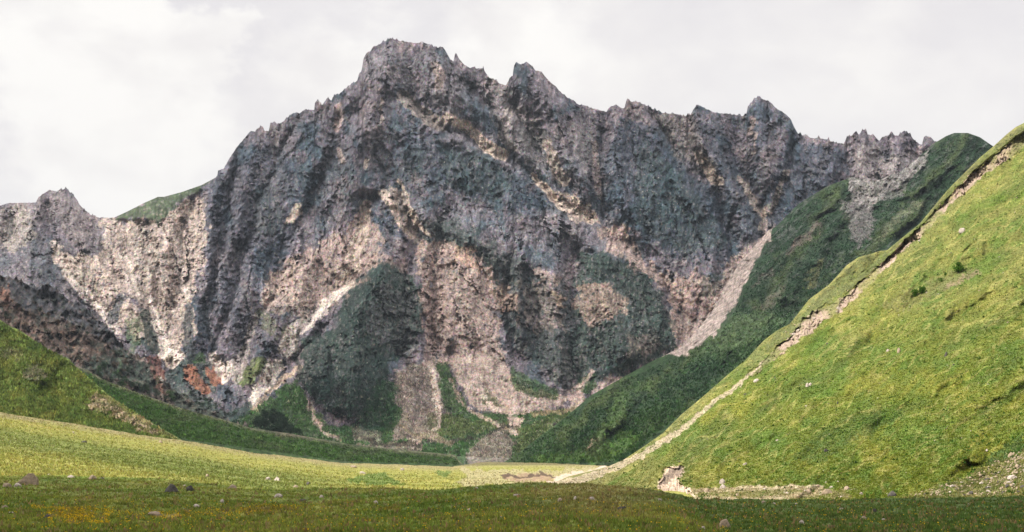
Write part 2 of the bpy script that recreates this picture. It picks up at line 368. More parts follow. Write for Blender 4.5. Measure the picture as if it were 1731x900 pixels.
def mountain_colour(x, y):
    n1 = fbm(x/55, y/80, 4, 61); n2 = fbm(x/13, y/26, 4, 65, 0.6); n3 = fbm(x/4.5, y/7, 3, 69, 0.7); n4 = fbm(x/30, y/30, 3, 72)
    fz = facets((x+fbm(x/9, y/9, 3, 27, 0.6)*7)/11, (y+fbm(x/9+3, y/9, 3, 29, 0.6)*9)/25, 6, 0.0, 0.6); fs = facets(x/4.2, y/8, 77, 0.0, 0.4); sk = fbm(x/3.0, y/14, 3, 78, 0.65)
    c = np.zeros(x.shape+(3,)) + np.array([0.135, 0.118, 0.134])
    c = c*(1 + 0.28*n1 + 0.45*n2 + 0.35*n3)[..., None]
    c = lay(c, sstep(0.05, 0.35, n1+0.5*n2), (0.225, 0.172, 0.162), 0.5)                     # warm pinkish rock
    c = lay(c, sstep(0.10, 0.4, -n1+0.5*n2+0.2*n4), (0.046, 0.066, 0.082), 0.8)            # dark rock, the blue of shade put into its colour
    bnd = np.exp(-((y-(300+0.10*(x-700)))/75)**2)*sstep(380, 520, x)*(1-sstep(1300, 1450, x)); c = lay(c, bnd*sstep(-0.35, 0.2, n2+0.7*n4), (0.050, 0.074, 0.090), 0.75)
    for m, col, a, ff, low in MT_PATCH:
        c = lay(c, ragged(m, x, y, 0.9, ff*0.8, int(col[0]*997) % 50+90, 0.36, 0.66, 4, 0.30, 2.0) if low else ragged(m, x, y, 1.35, ff, int(col[0]*997) % 50+90, 0.32, 0.78, 9, 0.50, 1.6), col, a)
    for ln, w0, w1, a in MT_PALE: c = lay(c, ragged(ln, x, y, 0.6, 8, 81, 0.35, 0.7, 3, 0.2, 1.6), w0, w1*a)
    c = c*np.clip(1 + 0.22*n2 + 0.45*n3 + 0.20*fz + 0.24*fs + 0.40*sk + 0.7*fbm(x/2.2, y/2.6, 2, 79, 0.8), 0.3, 2.2)[..., None]
    c = lay(c, sstep(0.25, 0.5, n3+0.5*sk)*sstep(230, 330, y), (0.30, 0.25, 0.215), 0.35)
    gb = ragged(P_GREEN_BACK, x, y, 0.8, 8, 33, 0.3, 0.8, 5, 0.4); c = lay(c, gb, (0.055, 0.075, 0.040)); c = c*np.clip(1+gb*(0.9*n2+0.9*n3), 0.4, 2)[..., None]
    return np.clip(c, 0.01, 0.8)

PALE = (0.47, 0.375, 0.31); PINK = (0.36, 0.262, 0.222); VEG = (0.022, 0.046, 0.034); GRN = (0.040, 0.085, 0.022); DARK = (0.042, 0.060, 0.082); RUST = (0.25, 0.105, 0.062); WHITE = (0.60, 0.52, 0.46)
MT_PALE = []
MT_PATCH = []
def pale(ln, w0, w1, col=PALE, a=0.9, soft=6): MT_PALE.append((strip(ln, w0, w1, soft), col, a, 1.0))
def patch(pts, col, a=0.85, soft=8, ff=12): MT_PATCH.append((poly(pts, min(soft, 9) if sum(p[1] for p in pts)/len(pts) < 585 else 3), col, a, ff, sum(p[1] for p in pts)/len(pts) > 585))
# vegetated / dark masses
patch([(690,215),(745,240),(830,262),(880,300),(930,345),(900,370),(850,350),(800,330),(740,320),(690,290),(660,250)], DARK, 0.6, 14)
patch([(740,250),(830,265),(870,300),(850,340),(760,320)], VEG, 0.45, 12)
patch([(700,370),(760,365),(830,410),(880,440),(960,480),(990,540),(960,600),(990,660),(940,650),(870,590),(840,520),(820,450),(760,420),(720,410)], VEG, 0.6, 10)
patch([(590,480),(640,440),(680,450),(712,490),(715,560),(690,600),(662,615),(640,690),(600,715),(545,690),(508,650),(512,570),(560,560),(575,520)], VEG, 0.9, 6, 16)
patch([(640,470),(700,500),(700,600),(660,600),(620,560)], (0.20,0.185,0.19), 0.6, 12)
patch([(985,425),(1040,430),(1080,445),(1115,490),(1140,545),(1150,590),(1100,615),(1040,640),(985,655),(960,600),(975,540),(975,470)], VEG, 0.85, 8)
patch([(975,480),(1010,470),(1060,500),(1060,535),(1000,550),(970,530)], (0.25,0.18,0.145), 0.85, 8)
patch([(1060,570),(1120,560),(1110,600),(1060,610)], PINK, 0.35, 10)
patch([(1045,200),(1100,210),(1160,290),(1215,330),(1250,400),(1240,450),(1150,440),(1100,410),(1030,370),(1020,300)], DARK, 0.75, 10)
patch([(1080,230),(1150,290),(1200,360),(1240,420),(1150,430),(1070,380)], VEG, 0.45, 14)
patch([(1170,190),(1215,200),(1250,270),(1270,340),(1290,385),(1250,400),(1225,330),(1190,270)], DARK, 0.5, 10)
patch([(1340,240),(1430,250),(1430,290),(1400,320),(1330,370),(1300,390),(1290,330)], DARK, 0.75, 10)
patch([(1270,170),(1300,175),(1300,240),(1280,290),(1265,240)], DARK, 0.55, 8)
patch([(345,300),(400,260),(470,240),(520,300),(500,400),(470,480),(440,560),(380,560),(350,480),(345,380)], DARK, 0.5, 16)
patch([(430,310),(480,330),(470,400),(430,400)], VEG, 0.35, 14)
patch([(880,200),(915,215),(930,240),(900,260),(870,240)], VEG, 0.5, 8)
patch([(300,530),(325,500),(340,530),(365,600),(350,610),(310,600)], DARK, 0.8, 6)
patch([(235,520),(250,520),(262,590),(225,590),(215,560)], VEG, 0.7, 6)
patch([(255,425),(275,420),(282,470),(268,490),(255,460)], DARK, 0.8, 5)
patch([(1440,300),(1540,250),(1500,300),(1440,330)], (0.32,0.29,0.28), 0.5, 8)
patch([(1440,250),(1480,235),(1500,270),(1540,260),(1560,270),(1520,310),(1480,330),(1450,310)], (0.34,0.30,0.29), 0.65, 8)
patch([(0,345),(40,345),(60,350),(95,430),(140,500),(120,520),(60,480),(0,470),(-200,470),(-200,400)], (0.15,0.145,0.155), 0.5, 12)
patch([(-340,350),(0,350),(-40,400),(-60,480),(-340,480)], (0.22,0.19,0.18), 0.5, 12)
patch([(62,335),(112,318),(135,345),(165,372),(180,430),(160,450),(120,420),(90,380),(50,380)], (0.17,0.145,0.145), 0.75, 6)
# pale eroded faces and scree
patch([(170,372),(230,375),(340,330),(352,380),(345,450),(325,500),(335,560),(290,620),(262,560),(225,500),(190,480),(150,440),(110,470),(80,410),(120,430),(175,430)], PALE, 0.75, 7, 8)
patch([(80,410),(120,430),(175,450),(215,500),(250,540),(260,590),(215,560),(170,520),(130,490),(100,450)], PALE, 0.8, 6, 8)
patch([(0,360),(45,350),(70,400),(20,430),(0,425),(-60,440),(-60,380)], (0.36,0.31,0.27), 0.7, 6)
patch([(580,390),(620,345),(650,400),(640,450),(600,480),(585,500),(510,530),(450,520),(440,480),(500,430)], PINK, 0.8, 12)
patch([(440,480),(520,440),(600,470),(580,500),(520,540),(450,530)], PALE, 0.35, 10, 9)
patch([(655,310),(690,330),(710,380),(720,420),(690,400),(660,360)], PALE, 0.65, 6, 8)
patch([(700,400),(745,405),(800,420),(830,450),(845,520),(850,600),(860,620),(740,620),(720,560),(715,480)], PINK, 0.85, 8, 14)
patch([(760,430),(810,440),(830,520),(820,600),(770,600)], PALE, 0.25, 12)
patch([(870,470),(930,480),(960,560),(900,560),(870,540)], PINK, 0.35, 12)
patch([(935,325),(975,335),(1010,360),(1012,372),(975,378),(950,350)], PALE, 0.85, 5)
patch([(1010,375),(1060,385),(1080,430),(1120,460),(1160,470),(1180,520),(1140,520),(1110,480),(1060,450),(1020,420)], PINK, 0.8, 6)
patch([(1130,480),(1180,460),(1230,500),(1210,560),(1160,585),(1135,560)], PINK, 0.8, 6)
patch([(820,120),(860,150),(900,210),(960,290),(950,310),(900,290),(850,230),(820,180)], (0.27,0.24,0.235), 0.55, 14)
patch([(960,200),(1010,210),(1000,290),(970,280)], (0.24,0.22,0.215), 0.5, 12)
patch([(1100,185),(1165,195),(1215,300),(1205,312),(1140,260)], (0.26,0.225,0.20), 0.55, 8)
patch([(1262,195),(1278,200),(1280,250),(1270,260)], (0.30,0.22,0.19), 0.7, 5)
patch([(600,90),(750,90),(800,150),(780,200),(700,150),(620,140)], (0.165,0.155,0.165), 0.5, 12)
pale([(755,200),(790,215),(820,245),(850,262)], 5, 8, PALE, 0.85)
pale([(680,162),(705,185),(745,212)], 8, 9, (0.26,0.215,0.19), 0.8)
pale([(900,295),(945,345),(1000,372)], 2, 6)
pale([(860,190),(850,230),(865,250)], 5, 6, (0.30,0.26,0.24), 0.7)
pale([(925,240),(940,290),(955,305)], 5, 7, PALE, 0.6)
pale([(1180,260),(1200,290),(1212,306)], 4, 8, PALE, 0.8)
pale([(1250,300),(1280,350),(1290,365)], 2, 5, PALE, 0.6); pale([(1330,290),(1310,340),(1290,365),(1292,385)], 2, 5, PALE, 0.55)
pale([(675,305),(690,335),(700,372),(722,395)], 1.5, 2, PALE, 0.85, 3)
pale([(620,345),(612,400),(600,450),(585,480)], 5, 9, PALE, 0.75)
pale([(585,488),(560,505),(540,525),(520,545),(495,560),(485,590)], 4, 13, WHITE, 0.9, 5)
pale([(505,350),(490,372)], 3, 3, PALE, 0.7); pale([(720,480),(730,560),(725,615)], 4, 7, PINK, 0.6)
pale([(255,505),(262,545),(275,580),(285,600)], 3, 11, WHITE, 0.95, 4); pale([(285,600),(290,615),(300,600)], 9, 6, WHITE, 0.9, 4)
pale([(300,400),(305,460),(318,500)], 3, 4, WHITE, 0.6); pale([(90,410),(110,460),(135,490),(175,530),(200,560)], 4, 7, WHITE, 0.7, 4)
pale([(245,390),(230,440),(215,470)], 4, 5, WHITE, 0.55); pale([(205,430),(225,460),(238,500)], 3, 4, WHITE, 0.55)
pale([(430,540),(415,590),(400,640)], 3, 6, (0.36,0.31,0.28), 0.7); pale([(360,600),(380,640),(395,615)], 4, 8, WHITE, 0.85, 4)
# foot of the mountain: fans, grass and rust-red banks
patch([(380,720),(430,690),(500,640),(520,680),(560,720),(640,730),(665,640),(700,720),(760,700),(960,690),(1060,640),(1150,600),(1200,600),(1200,1000),(380,1000)], GRN, 0.95, 5)
patch([(452,608),(470,603),(484,622),(458,655),(417,692),(424,664),(438,636)], WHITE, 0.98, 3, 30)
patch([(420,692),(462,650),(507,616),(512,622),(470,655),(428,696)], (0.45,0.34,0.25), 0.8, 3)
patch([(670,622),(730,612),(750,690),(740,730),(700,745),(660,745),(680,700),(662,660)], (0.24,0.20,0.17), 0.97, 4, 18)
patch([(705,640),(735,650),(740,690),(712,690)], (0.14,0.125,0.12), 0.5, 6, 5)
patch([(725,610),(740,605),(748,680),(735,700)], (0.36,0.29,0.25), 0.85, 4)
patch([(758,605),(810,598),(850,600),(870,650),(960,672),(950,690),(860,702),(800,690),(775,650)], (0.34,0.262,0.22), 0.97, 4, 16)
patch([(860,620),(900,640),(945,660),(940,676),(890,668),(868,650)], GRN, 0.8, 5)
patch([(800,655),(830,665),(850,690),(820,690)], GRN, 0.6, 5)
patch([(738,610),(756,612),(776,665),(800,700),(750,700)], GRN, 0.9, 4)
patch([(520,660),(530,690),(545,720),(538,725),(518,690)], PINK, 0.8, 3)
patch([(640,640),(668,650),(668,700),(640,745),(560,730),(600,715)], (0.035,0.085,0.035), 0.8, 5)
patch([(855,706),(885,704),(882,725),(870,738),(862,720)], PINK, 0.95, 3)
patch([(820,735),(850,722),(868,745),(862,785),(800,790),(785,770)], (0.22,0.18,0.155), 0.85, 5)
patch([(600,752),(690,748),(705,765),(600,768)], (0.20,0.165,0.14), 0.8, 4)
patch([(692,745),(718,738),(716,762),(700,765)], (0.30,0.24,0.205), 0.85, 4)
patch([(590,722),(640,730),(650,748),(600,745)], (0.21,0.185,0.15), 0.7, 5)
patch([(960,670),(1000,625),(1005,635),(985,665),(990,700),(965,690)], PINK, 0.8, 3)
patch([(1000,655),(1030,635),(1055,640),(1050,660),(1010,685),(1000,670)], (0.30,0.225,0.20), 0.9, 4)
patch([(975,640),(1005,630),(1010,655),(985,668)], GRN, 0.8, 4)
patch([(380,700),(420,680),(430,690),(400,720),(330,700),(350,670)], VEG, 0.8, 5)
patch([(275,640),(300,610),(340,605),(375,620),(370,650),(340,690),(300,680),(270,665)], VEG, 0.7, 5)
patch([(250,598),(268,602),(280,625),(280,655),(262,645),(252,620)], (0.20,0.085,0.06), 0.85, 4, 6)
patch([(308,622),(325,612),(340,640),(358,660),(345,668),(318,650)], RUST, 0.9, 5, 9)
patch([(345,625),(372,618),(378,645),(372,660),(355,652)], RUST, 0.85, 4, 9)
patch([(318,600),(345,595),(352,610),(330,618)], GRN, 0.85, 4, 9)
patch([(375,612),(408,612),(385,640),(376,636)], WHITE, 0.8, 3)
patch([(352,606),(366,600),(378,620),(374,640),(362,622)], PALE, 0.7, 3)
patch([(400,640),(440,605),(455,600),(450,615),(430,650),(405,655)], (0.085,0.11,0.03), 0.85, 4)
patch([(268,565),(282,575),(300,600),(312,604),(296,622),(288,630),(272,605)], WHITE, 0.95, 3, 20)
patch([(272,640),(278,640),(277,672),(271,668)], WHITE, 0.9, 2)
patch([(395,640),(440,600),(448,615),(420,650),(400,655)], (0.10,0.12,0.045), 0.8, 4)
patch([(435,525),(465,530),(465,570),(440,555)], (0.11,0.125,0.05), 0.6, 5); patch([(480,545),(500,545),(495,575),(470,580)], (0.13,0.14,0.06), 0.6, 4)
patch([(212,540),(240,530),(240,580),(218,600)], GRN, 0.6, 5)
patch([(768,412),(800,420),(810,445),(808,462),(785,450),(770,435)], (0.45,0.29,0.21), 0.7, 6, 8)
patch([(828,484),(850,480),(873,500),(873,529),(850,530),(835,510)], (0.36,0.25,0.19), 0.7, 5, 8)
patch([(900,457),(930,455),(955,478),(940,482),(915,475)], (0.36,0.26,0.22), 0.6, 5, 8)
patch([(935,497),(956,500),(956,521),(940,520)], (0.36,0.26,0.19), 0.8, 4, 8)
patch([(625,355),(655,357),(680,390),(695,410),(660,400),(635,380)], DARK, 0.8, 5, 8)
patch([(595,440),(640,425),(690,440),(690,470),(640,440),(600,470)], (0.36,0.25,0.21), 0.5, 6, 8)
pale([(648,328),(665,348),(672,375),(698,404)], 6, 2, PALE, 0.85, 4); pale([(621,351),(611,393),(597,420),(587,457)], 2, 9, PALE, 0.7, 6); pale([(485,377),(507,356)], 2, 4, PALE, 0.7, 3)
pale([(572,180),(575,200),(570,215)], 3, 4, (0.40,0.30,0.26), 0.6); pale([(735,110),(745,130),(742,145)], 4, 5, (0.38,0.29,0.25), 0.6); pale([(643,170),(645,205)], 1.5, 2, PALE, 0.6, 3)
pale([(573,255),(580,270)], 3, 3, (0.42,0.33,0.28), 0.7); pale([(616,285),(620,270)], 2, 2, PALE, 0.7, 3); pale([(1005,240),(1008,290),(1012,330)], 2, 3, (0.40,0.31,0.27), 0.5)
DKV = (0.011, 0.024, 0.018)
patch([(600,480),(645,442),(675,450),(705,490),(708,555),(680,595),(650,615),(635,685),(600,708),(548,685),(512,650),(516,575),(560,562),(578,520)], DKV, 0.62, 5, 14)
patch([(985,432),(1040,432),(1080,450),(1112,492),(1138,545),(1146,588),(1100,612),(1090,560),(1065,500),(1010,465),(975,470)], DKV, 0.65, 5, 12)
patch([(965,555),(1060,540),(1100,560),(1080,620),(985,650),(940,640),(880,590),(870,540),(920,560)], DKV, 0.5, 8, 10)
patch([(740,372),(800,405),(850,435),(905,480),(890,500),(840,460),(770,420),(735,400)], DKV, 0.55, 6, 10)
for ln, w0, w1, cc in [([(700,640),(706,690),(690,740)], 1.5, 3, (0.13,0.11,0.10)), ([(725,612),(738,670),(742,720),(730,745)], 2, 3, (0.42,0.34,0.29)), ([(790,602),(800,650),(840,695)], 2, 4, (0.42,0.33,0.28)),
   ([(760,640),(785,690),(830,712),(870,735)], 1.5, 2.5, (0.30,0.23,0.18)), ([(830,602),(860,660),(900,690)], 2, 3, (0.26,0.20,0.17)), ([(528,700),(545,730),(575,745)], 1.5, 2.5, (0.30,0.23,0.19)),
   ([(600,735),(640,752),(700,752)], 1.2, 2, (0.06,0.05,0.04)), ([(700,762),(720,745),(760,748),(800,740)], 1.2, 1.5, (0.05,0.045,0.035)), ([(820,738),(850,722),(870,722)], 1.5, 1.5, (0.05,0.045,0.035)),
   ([(955,668),(985,650),(1003,628)], 1.5, 1.5, (0.36,0.28,0.24)), ([(900,702),(950,695),(1000,690)], 1.5, 3, (0.24,0.20,0.12)), ([(680,720),(700,738),(730,735),(760,750)], 2, 4, (0.20,0.17,0.12)),
   ([(450,640),(462,655),(440,680)], 1, 1.5, (0.12,0.10,0.08)), ([(505,560),(500,600),(507,640)], 2, 3, (0.03,0.035,0.03)), ([(885,470),(882,520),(886,575)], 1.5, 2.5, (0.02,0.025,0.03)), ([(1017,300),(1017,370)], 1, 1, (0.03,0.03,0.035)),
   ([(345,500),(348,540),(362,590)], 3, 5, (0.035,0.04,0.045)), ([(320,520),(318,560),(322,600)], 5, 9, (0.045,0.052,0.055)), ([(245,530),(252,560),(262,590)], 6, 8, (0.03,0.045,0.035)), ([(205,500),(190,540)], 5, 8, (0.06,0.07,0.08))]:
    MT_PALE.append((strip(ln, w0, w1, 3), cc, 0.85, 1.0))
patch([(500,640),(512,660),(508,700),(518,725),(505,728),(495,690)], GRN, 0.7, 4)
patch([(875,725),(940,700),(1000,700),(960,740),(900,760),(870,765)], (0.085,0.105,0.035), 0.7, 5)
patch([(720,700),(760,700),(800,712),(860,715),(850,725),(780,738),(730,738)], (0.10,0.115,0.04), 0.6, 5)
patch([(430,712),(445,695),(465,690),(480,705),(505,728),(490,738),(440,730)], (0.03,0.045,0.03), 0.8, 6, 8)
patch([(670,255),(710,250),(720,300),(690,310)], VEG, 0.3, 10)

patch([(1298,388),(1306,392),(1280,440),(1258,480),(1246,510),(1215,560),(1150,600),(1140,585),(1165,560),(1195,520),(1215,475),(1240,436)], (0.36,0.28,0.25), 0.97, 3, 24)
patch([(1190,470),(1215,455),(1225,470),(1205,510),(1180,500)], VEG, 0.6, 4, 8)
MAT_ROCK = terrain_material('mountain_rock', 2.6, 0.75, 1.5, 0.55, [((0.55,0.50,0.47), 0.69, 0.6, 3.6), ((0.03,0.035,0.045), 0.66, 0.5, 6.0)], stretch=0.6)
mountain = sheet('mountain', -330, 2070, 1.3, SKY, ctab([(-340,795),(2080,795)]), 620, mountain_depth, mountain_colour, MAT_ROCK, back=(6, 60, 60))

# ------------------------------------------------------------------ brown rocky foothill on the left
FOOT_TOP = ctab([(-340,380),(-200,420),(-60,448),(0,462),(30,470),(60,482),(85,478),(110,500),(150,520),(190,560),(215,590),(235,600),(255,610),(270,640),(290,655),(330,676),(400,716)])
FOOT0 = FOOT_TOP
def FOOT_TOP(x): return FOOT0(x) - (ridged(x/13.0, x*0+1.3, 3, 16, 0.6)-0.4)*11.0
FOOT_R = [[(-60,445),(20,500),(90,560),(170,620)],[(85,478),(130,540),(200,600)],[(190,560),(200,620),(240,650)],[(0,462),(-20,540)]]
FOOT_G = [[(60,485),(60,540),(120,590)],[(150,530),(160,570),(210,610),(230,640)],[(-30,460),(-10,520)],[(235,605),(255,640),(270,670)]]
fR, fG = blur(seg_dist(FOOT_R), 4), blur(seg_dist(FOOT_G), 4)
DF = dtab([(-340,[(380,1700),(560,1350),(720,1100)]),(0,[(455,1720),(560,1450),(720,1200)]),(300,[(640,1600),(690,1450),(740,1250)]),(420,[(710,1500),(740,1400),(780,1250)])])
def foot_depth(x, y):
    wx = fbm(x/30, y/30, 3, 101)*10; r = sample(fR, x+wx, y+wx); g = sample(fG, x+wx, y+wx); q = g/(g+r+6)
    return DF(x, y) - (q-0.4)*60 - fbm(x/26, y/26, 4, 103, 0.6)*52 - (ridged(x/16+y/40, y/34, 3, 107, 0.5)-0.4)*22 - facets(x/10+wx/9, y/11+wx/12, 8, 0.5, 0.1)*5 - fbm(x/5, y/5, 3, 105, 0.7)*4
FP = [(poly([(40,470),(110,480),(200,560),(215,600),(150,560),(100,540),(0,510),(-60,480)], 8), (0.045,0.055,0.07), 0.75),
      (poly([(-200,440),(0,480),(40,520),(120,560),(200,590),(215,612),(120,610),(40,580),(-200,560)], 10), (0.10,0.066,0.050), 0.75),
      (poly([(150,600),(210,590),(250,620),(280,670),(240,660),(180,640),(140,625)], 8), VEG, 0.8),
      (poly([(245,605),(262,612),(278,645),(282,668),(268,660)], 4), (0.16,0.075,0.055), 0.8),
      (poly([(30,555),(60,560),(70,580),(50,590)], 6), (0.24,0.15,0.12), 0.5), (poly([(0,490),(15,480),(20,510),(0,520)], 5), (0.3,0.15,0.1), 0.6),
      (poly([(185,640),(205,610),(215,615),(195,640)], 4), GRN, 0.7), (poly([(225,585),(250,590),(250,615),(228,612)], 4), (0.28,0.21,0.18), 0.6),
      (poly([(290,655),(330,670),(400,710),(400,740),(290,700)], 5), VEG, 0.7)]
def foot_colour(x, y):
    n2 = fbm(x/14, y/16, 4, 111, 0.6); n3 = fbm(x/4, y/5, 3, 115, 0.7)
    c = np.zeros(x.shape+(3,)) + np.array([0.082, 0.064, 0.054])
    for m, col, a in FP: c = lay(c, ragged(m, x, y, 1.3, 10, int(a*100), 0.3, 0.9, 6, 0.6, 1.3), col, a)
    c = lay(c, sstep(0.15, 0.5, n2), (0.15, 0.108, 0.088), 0.5); c = lay(c, sstep(0.1, 0.35, -n2), (0.024, 0.034, 0.026), 0.75)
    return c*np.clip(1+1.0*n3+0.5*n2+0.4*facets(x/4.2, y/6, 78, 0.0, 0.4), 0.25, 2.3)[..., None]
foothill = sheet('foothill', -330, 420, 1.3, FOOT_TOP, ctab([(-340,780),(420,785)]), 260, foot_depth, foot_colour, MAT_ROCK, back=(5, 20, 26))

# ------------------------------------------------------------------ shaded green mountainside right of the valley
MID_TOP = ctab([(820,800),(870,771),(960,702),(1000,668),(1050,640),(1100,612),(1150,588),(1178,560),(1208,520),(1229,478),(1252,442),(1300,389),(1312,383),(1350,345),(1400,314),(1440,300),(1480,306),(1520,292),(1545,273),(1575,245),
 (1590,236),(1600,230),(1613,225),(1636,225),(1656,232),(1678,247),(1731,285),(1850,350),(2080,470)])
MID_BOT = ctab([(820,815),(1000,815),(1060,800),(1100,780),(1260,650),(1400,530),(1530,450),(1731,330),(1790,370),(2080,560)])
DMID = dtab([(820,[(795,1300),(800,1250),(815,1200)]),(900,[(750,1600),(780,1150),(815,900)]),(960,[(700,1780),(750,1250),(815,900)]),(1100,[(610,2050),(690,1350),(800,900)]),(1250,[(475,2280),(590,1550),(700,1000)]),
 (1400,[(312,2450),(430,1900),(560,1300)]),(1540,[(270,2500),(350,2100),(450,1600)]),(1630,[(225,2450),(300,2150),(400,1700)]),(1731,[(285,2400),(330,2200),(400,1800)]),(2080,[(470,2300),(520,2100),(620,1700)])])
MID_R = [[(1300,535),(1240,560),(1180,590),(1120,635),(1075,680),(1030,730),(1000,765)],[(1410,315),(1370,400),(1320,470),(1280,520)],[(1110,640),(1150,670),(1180,690)],[(1560,350),(1500,390),(1460,430)],[(1630,225),(1590,290),(1540,330)],[(1050,645),(1000,690),(950,740)]]
MID_G = [[(1190,580),(1120,610),(1060,655),(1010,710),(970,760)],[(1230,600),(1180,640),(1130,660)],[(1090,665),(1060,720),(1020,765)],[(1480,330),(1440,380),(1380,460),(1330,520)],[(1400,360),(1330,440),(1260,520)],[(1600,320),(1520,400)]]
mR, mG = blur(seg_dist(MID_R), 6), blur(seg_dist(MID_G), 6)
P_MROCK = poly([(1430,300),(1480,300),(1545,268),(1578,243),(1560,285),(1500,330),(1470,360),(1440,345)], 5)
P_MSCREE = poly([(1306,380),(1304,396),(1278,442),(1256,482),(1244,512),(1214,562),(1150,604),(1120,600),(1150,560),(1190,505),(1210,460),(1236,425),(1290,380)], 2)
def mid_depth(x, y):
    wx = fbm(x/40, y/40, 3, 121)*18; r = sample(mR, x+wx, y+wx); g = sample(mG, x+wx, y+wx); q = g/(g+r+8)
    rk = ragged(P_MROCK, x, y, 0.5, 10, 5)
    a = (x*0.72-y*0.69); b = (x*0.69+y*0.72)
    rel = (q-0.45)*135 + ridged(b/26+wx/30, a/110, 4, 123, 0.5)*22 + facets(b/18+wx/20, a/40, 129, 0.6, 0.1)*6 + fbm(b/9, a/22, 3, 125, 0.6)*9 + rk*ridged(x/12, y/20, 4, 127, 0.6)*40 + fbm(x/4, y/4, 2, 128)*3
    return DMID(x, y) - rel*sstep(-30, 40, y-MID_TOP(x)+25)
MP = [(P_MSCREE, (0.33,0.262,0.235), 0.97, 9, 1), (P_MROCK, (0.30,0.27,0.26), 0.8, 12),
      (poly([(1545,340),(1570,340),(1530,370),(1500,400),(1485,410),(1500,375)], 5), (0.14,0.15,0.09), 0.7, 12),
      (poly([(1370,385),(1395,370),(1380,400),(1330,430),(1310,440)], 6), (0.16,0.12,0.11), 0.6, 8),
      (poly([(1280,470),(1310,455),(1300,470),(1262,495)], 5), (0.16,0.13,0.12), 0.5, 8),
      (poly([(1440,345),(1475,350),(1480,390),(1450,420),(1430,380)], 5), (0.17,0.15,0.15), 0.7, 8), (poly([(1380,440),(1395,435),(1375,480),(1362,500),(1366,470)], 3), (0.11,0.11,0.05), 0.7, 8),
      (poly([(1500,290),(1540,300),(1530,330),(1490,345)], 5), (0.14,0.125,0.125), 0.6, 8), (poly([(1275,520),(1300,500),(1330,470),(1320,500),(1290,530)], 4), (0.13,0.11,0.09), 0.5, 8),
      (poly([(1410,330),(1440,345),(1450,390),(1430,360)], 5), (0.19,0.17,0.165), 0.6, 8),
      (poly([(1240,535),(1300,525),(1330,545),(1250,590),(1170,600)], 10), (0.065,0.10,0.045), 0.7, 16),
      (poly([(1040,660),(1110,640),(1080,680),(1010,745),(990,765),(1020,720)], 6), (0.06,0.10,0.03), 0.6, 14),
      (poly([(1000,765),(1060,725),(1085,745),(1040,785),(900,785),(900,770)], 10), (0.065,0.115,0.025), 0.75, 16),
      (poly([(990,755),(1012,738),(1006,750),(996,762)], 3), (0.26,0.17,0.13), 0.8, 10),
      (poly([(1060,665),(1100,655),(1085,690),(1055,700)], 8), (0.016,0.032,0.018), 0.8, 12),
      (poly([(1115,630),(1200,600),(1230,620),(1200,660),(1150,690),(1110,660)], 10), (0.016,0.036,0.016), 0.8, 14)]
def mid_colour(x, y):
    n1 = fbm(x/60, y/60, 4, 131); n2 = fbm(x/12, y/12, 4, 135, 0.6); n3 = fbm(x/4, y/4, 3, 138, 0.7)
    b = (x*0.69+y*0.72); a = (x*0.72-y*0.69); st = ridged(b/13, a/60, 3, 139)
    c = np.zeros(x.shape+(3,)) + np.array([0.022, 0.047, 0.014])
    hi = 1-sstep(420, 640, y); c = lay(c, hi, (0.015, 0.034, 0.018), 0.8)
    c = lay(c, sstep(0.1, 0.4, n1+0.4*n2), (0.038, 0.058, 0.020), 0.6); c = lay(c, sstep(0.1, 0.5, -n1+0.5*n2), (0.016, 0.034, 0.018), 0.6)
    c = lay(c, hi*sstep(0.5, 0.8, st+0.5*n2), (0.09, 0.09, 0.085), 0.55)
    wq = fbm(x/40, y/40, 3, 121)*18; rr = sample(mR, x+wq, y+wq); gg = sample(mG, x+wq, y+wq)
    c = lay(c, np.exp(-(rr/9)**2), (0.062, 0.080, 0.026), 0.6); c = lay(c, np.exp(-(gg/13)**2), (0.008, 0.022, 0.008), 0.6)  # fold lighting put into the colour: lighter crests, darker hollows
    for q in sorted(MP, key=len):
        m, col, aa, ff = q[:4]; c = lay(c, ragged(m, x, y, 0.9, ff, 5, 0.32, 0.68, 4, 0.28) if len(q) > 4 else ragged(m, x, y, 1.1, ff, int(aa*100+ff), 0.25, 0.95, 7, 0.45), col, aa)
    sp = fbm(x/2.4, y/2.4, 3, 132, 0.8); dn = ridged(b/7+n2, a/44, 3, 133, 0.6)
    c = lay(c, sstep(0.55, 0.85, dn)*sstep(-0.2, 0.3, n1), (0.060, 0.075, 0.032), 0.5)
    c = lay(c, sstep(0.30, 0.5, sp), (0.085, 0.09, 0.055), 0.5)
    return c*np.clip(1+0.8*n3+0.6*n2+1.0*sp, 0.25, 2.2)[..., None]
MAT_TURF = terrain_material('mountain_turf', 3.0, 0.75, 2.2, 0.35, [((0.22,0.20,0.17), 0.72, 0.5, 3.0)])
mid = sheet('mountainside', 830, 2070, 1.5, MID_TOP, MID_BOT, 300, mid_depth, mid_colour, MAT_TURF, back=(5, 30, 34))

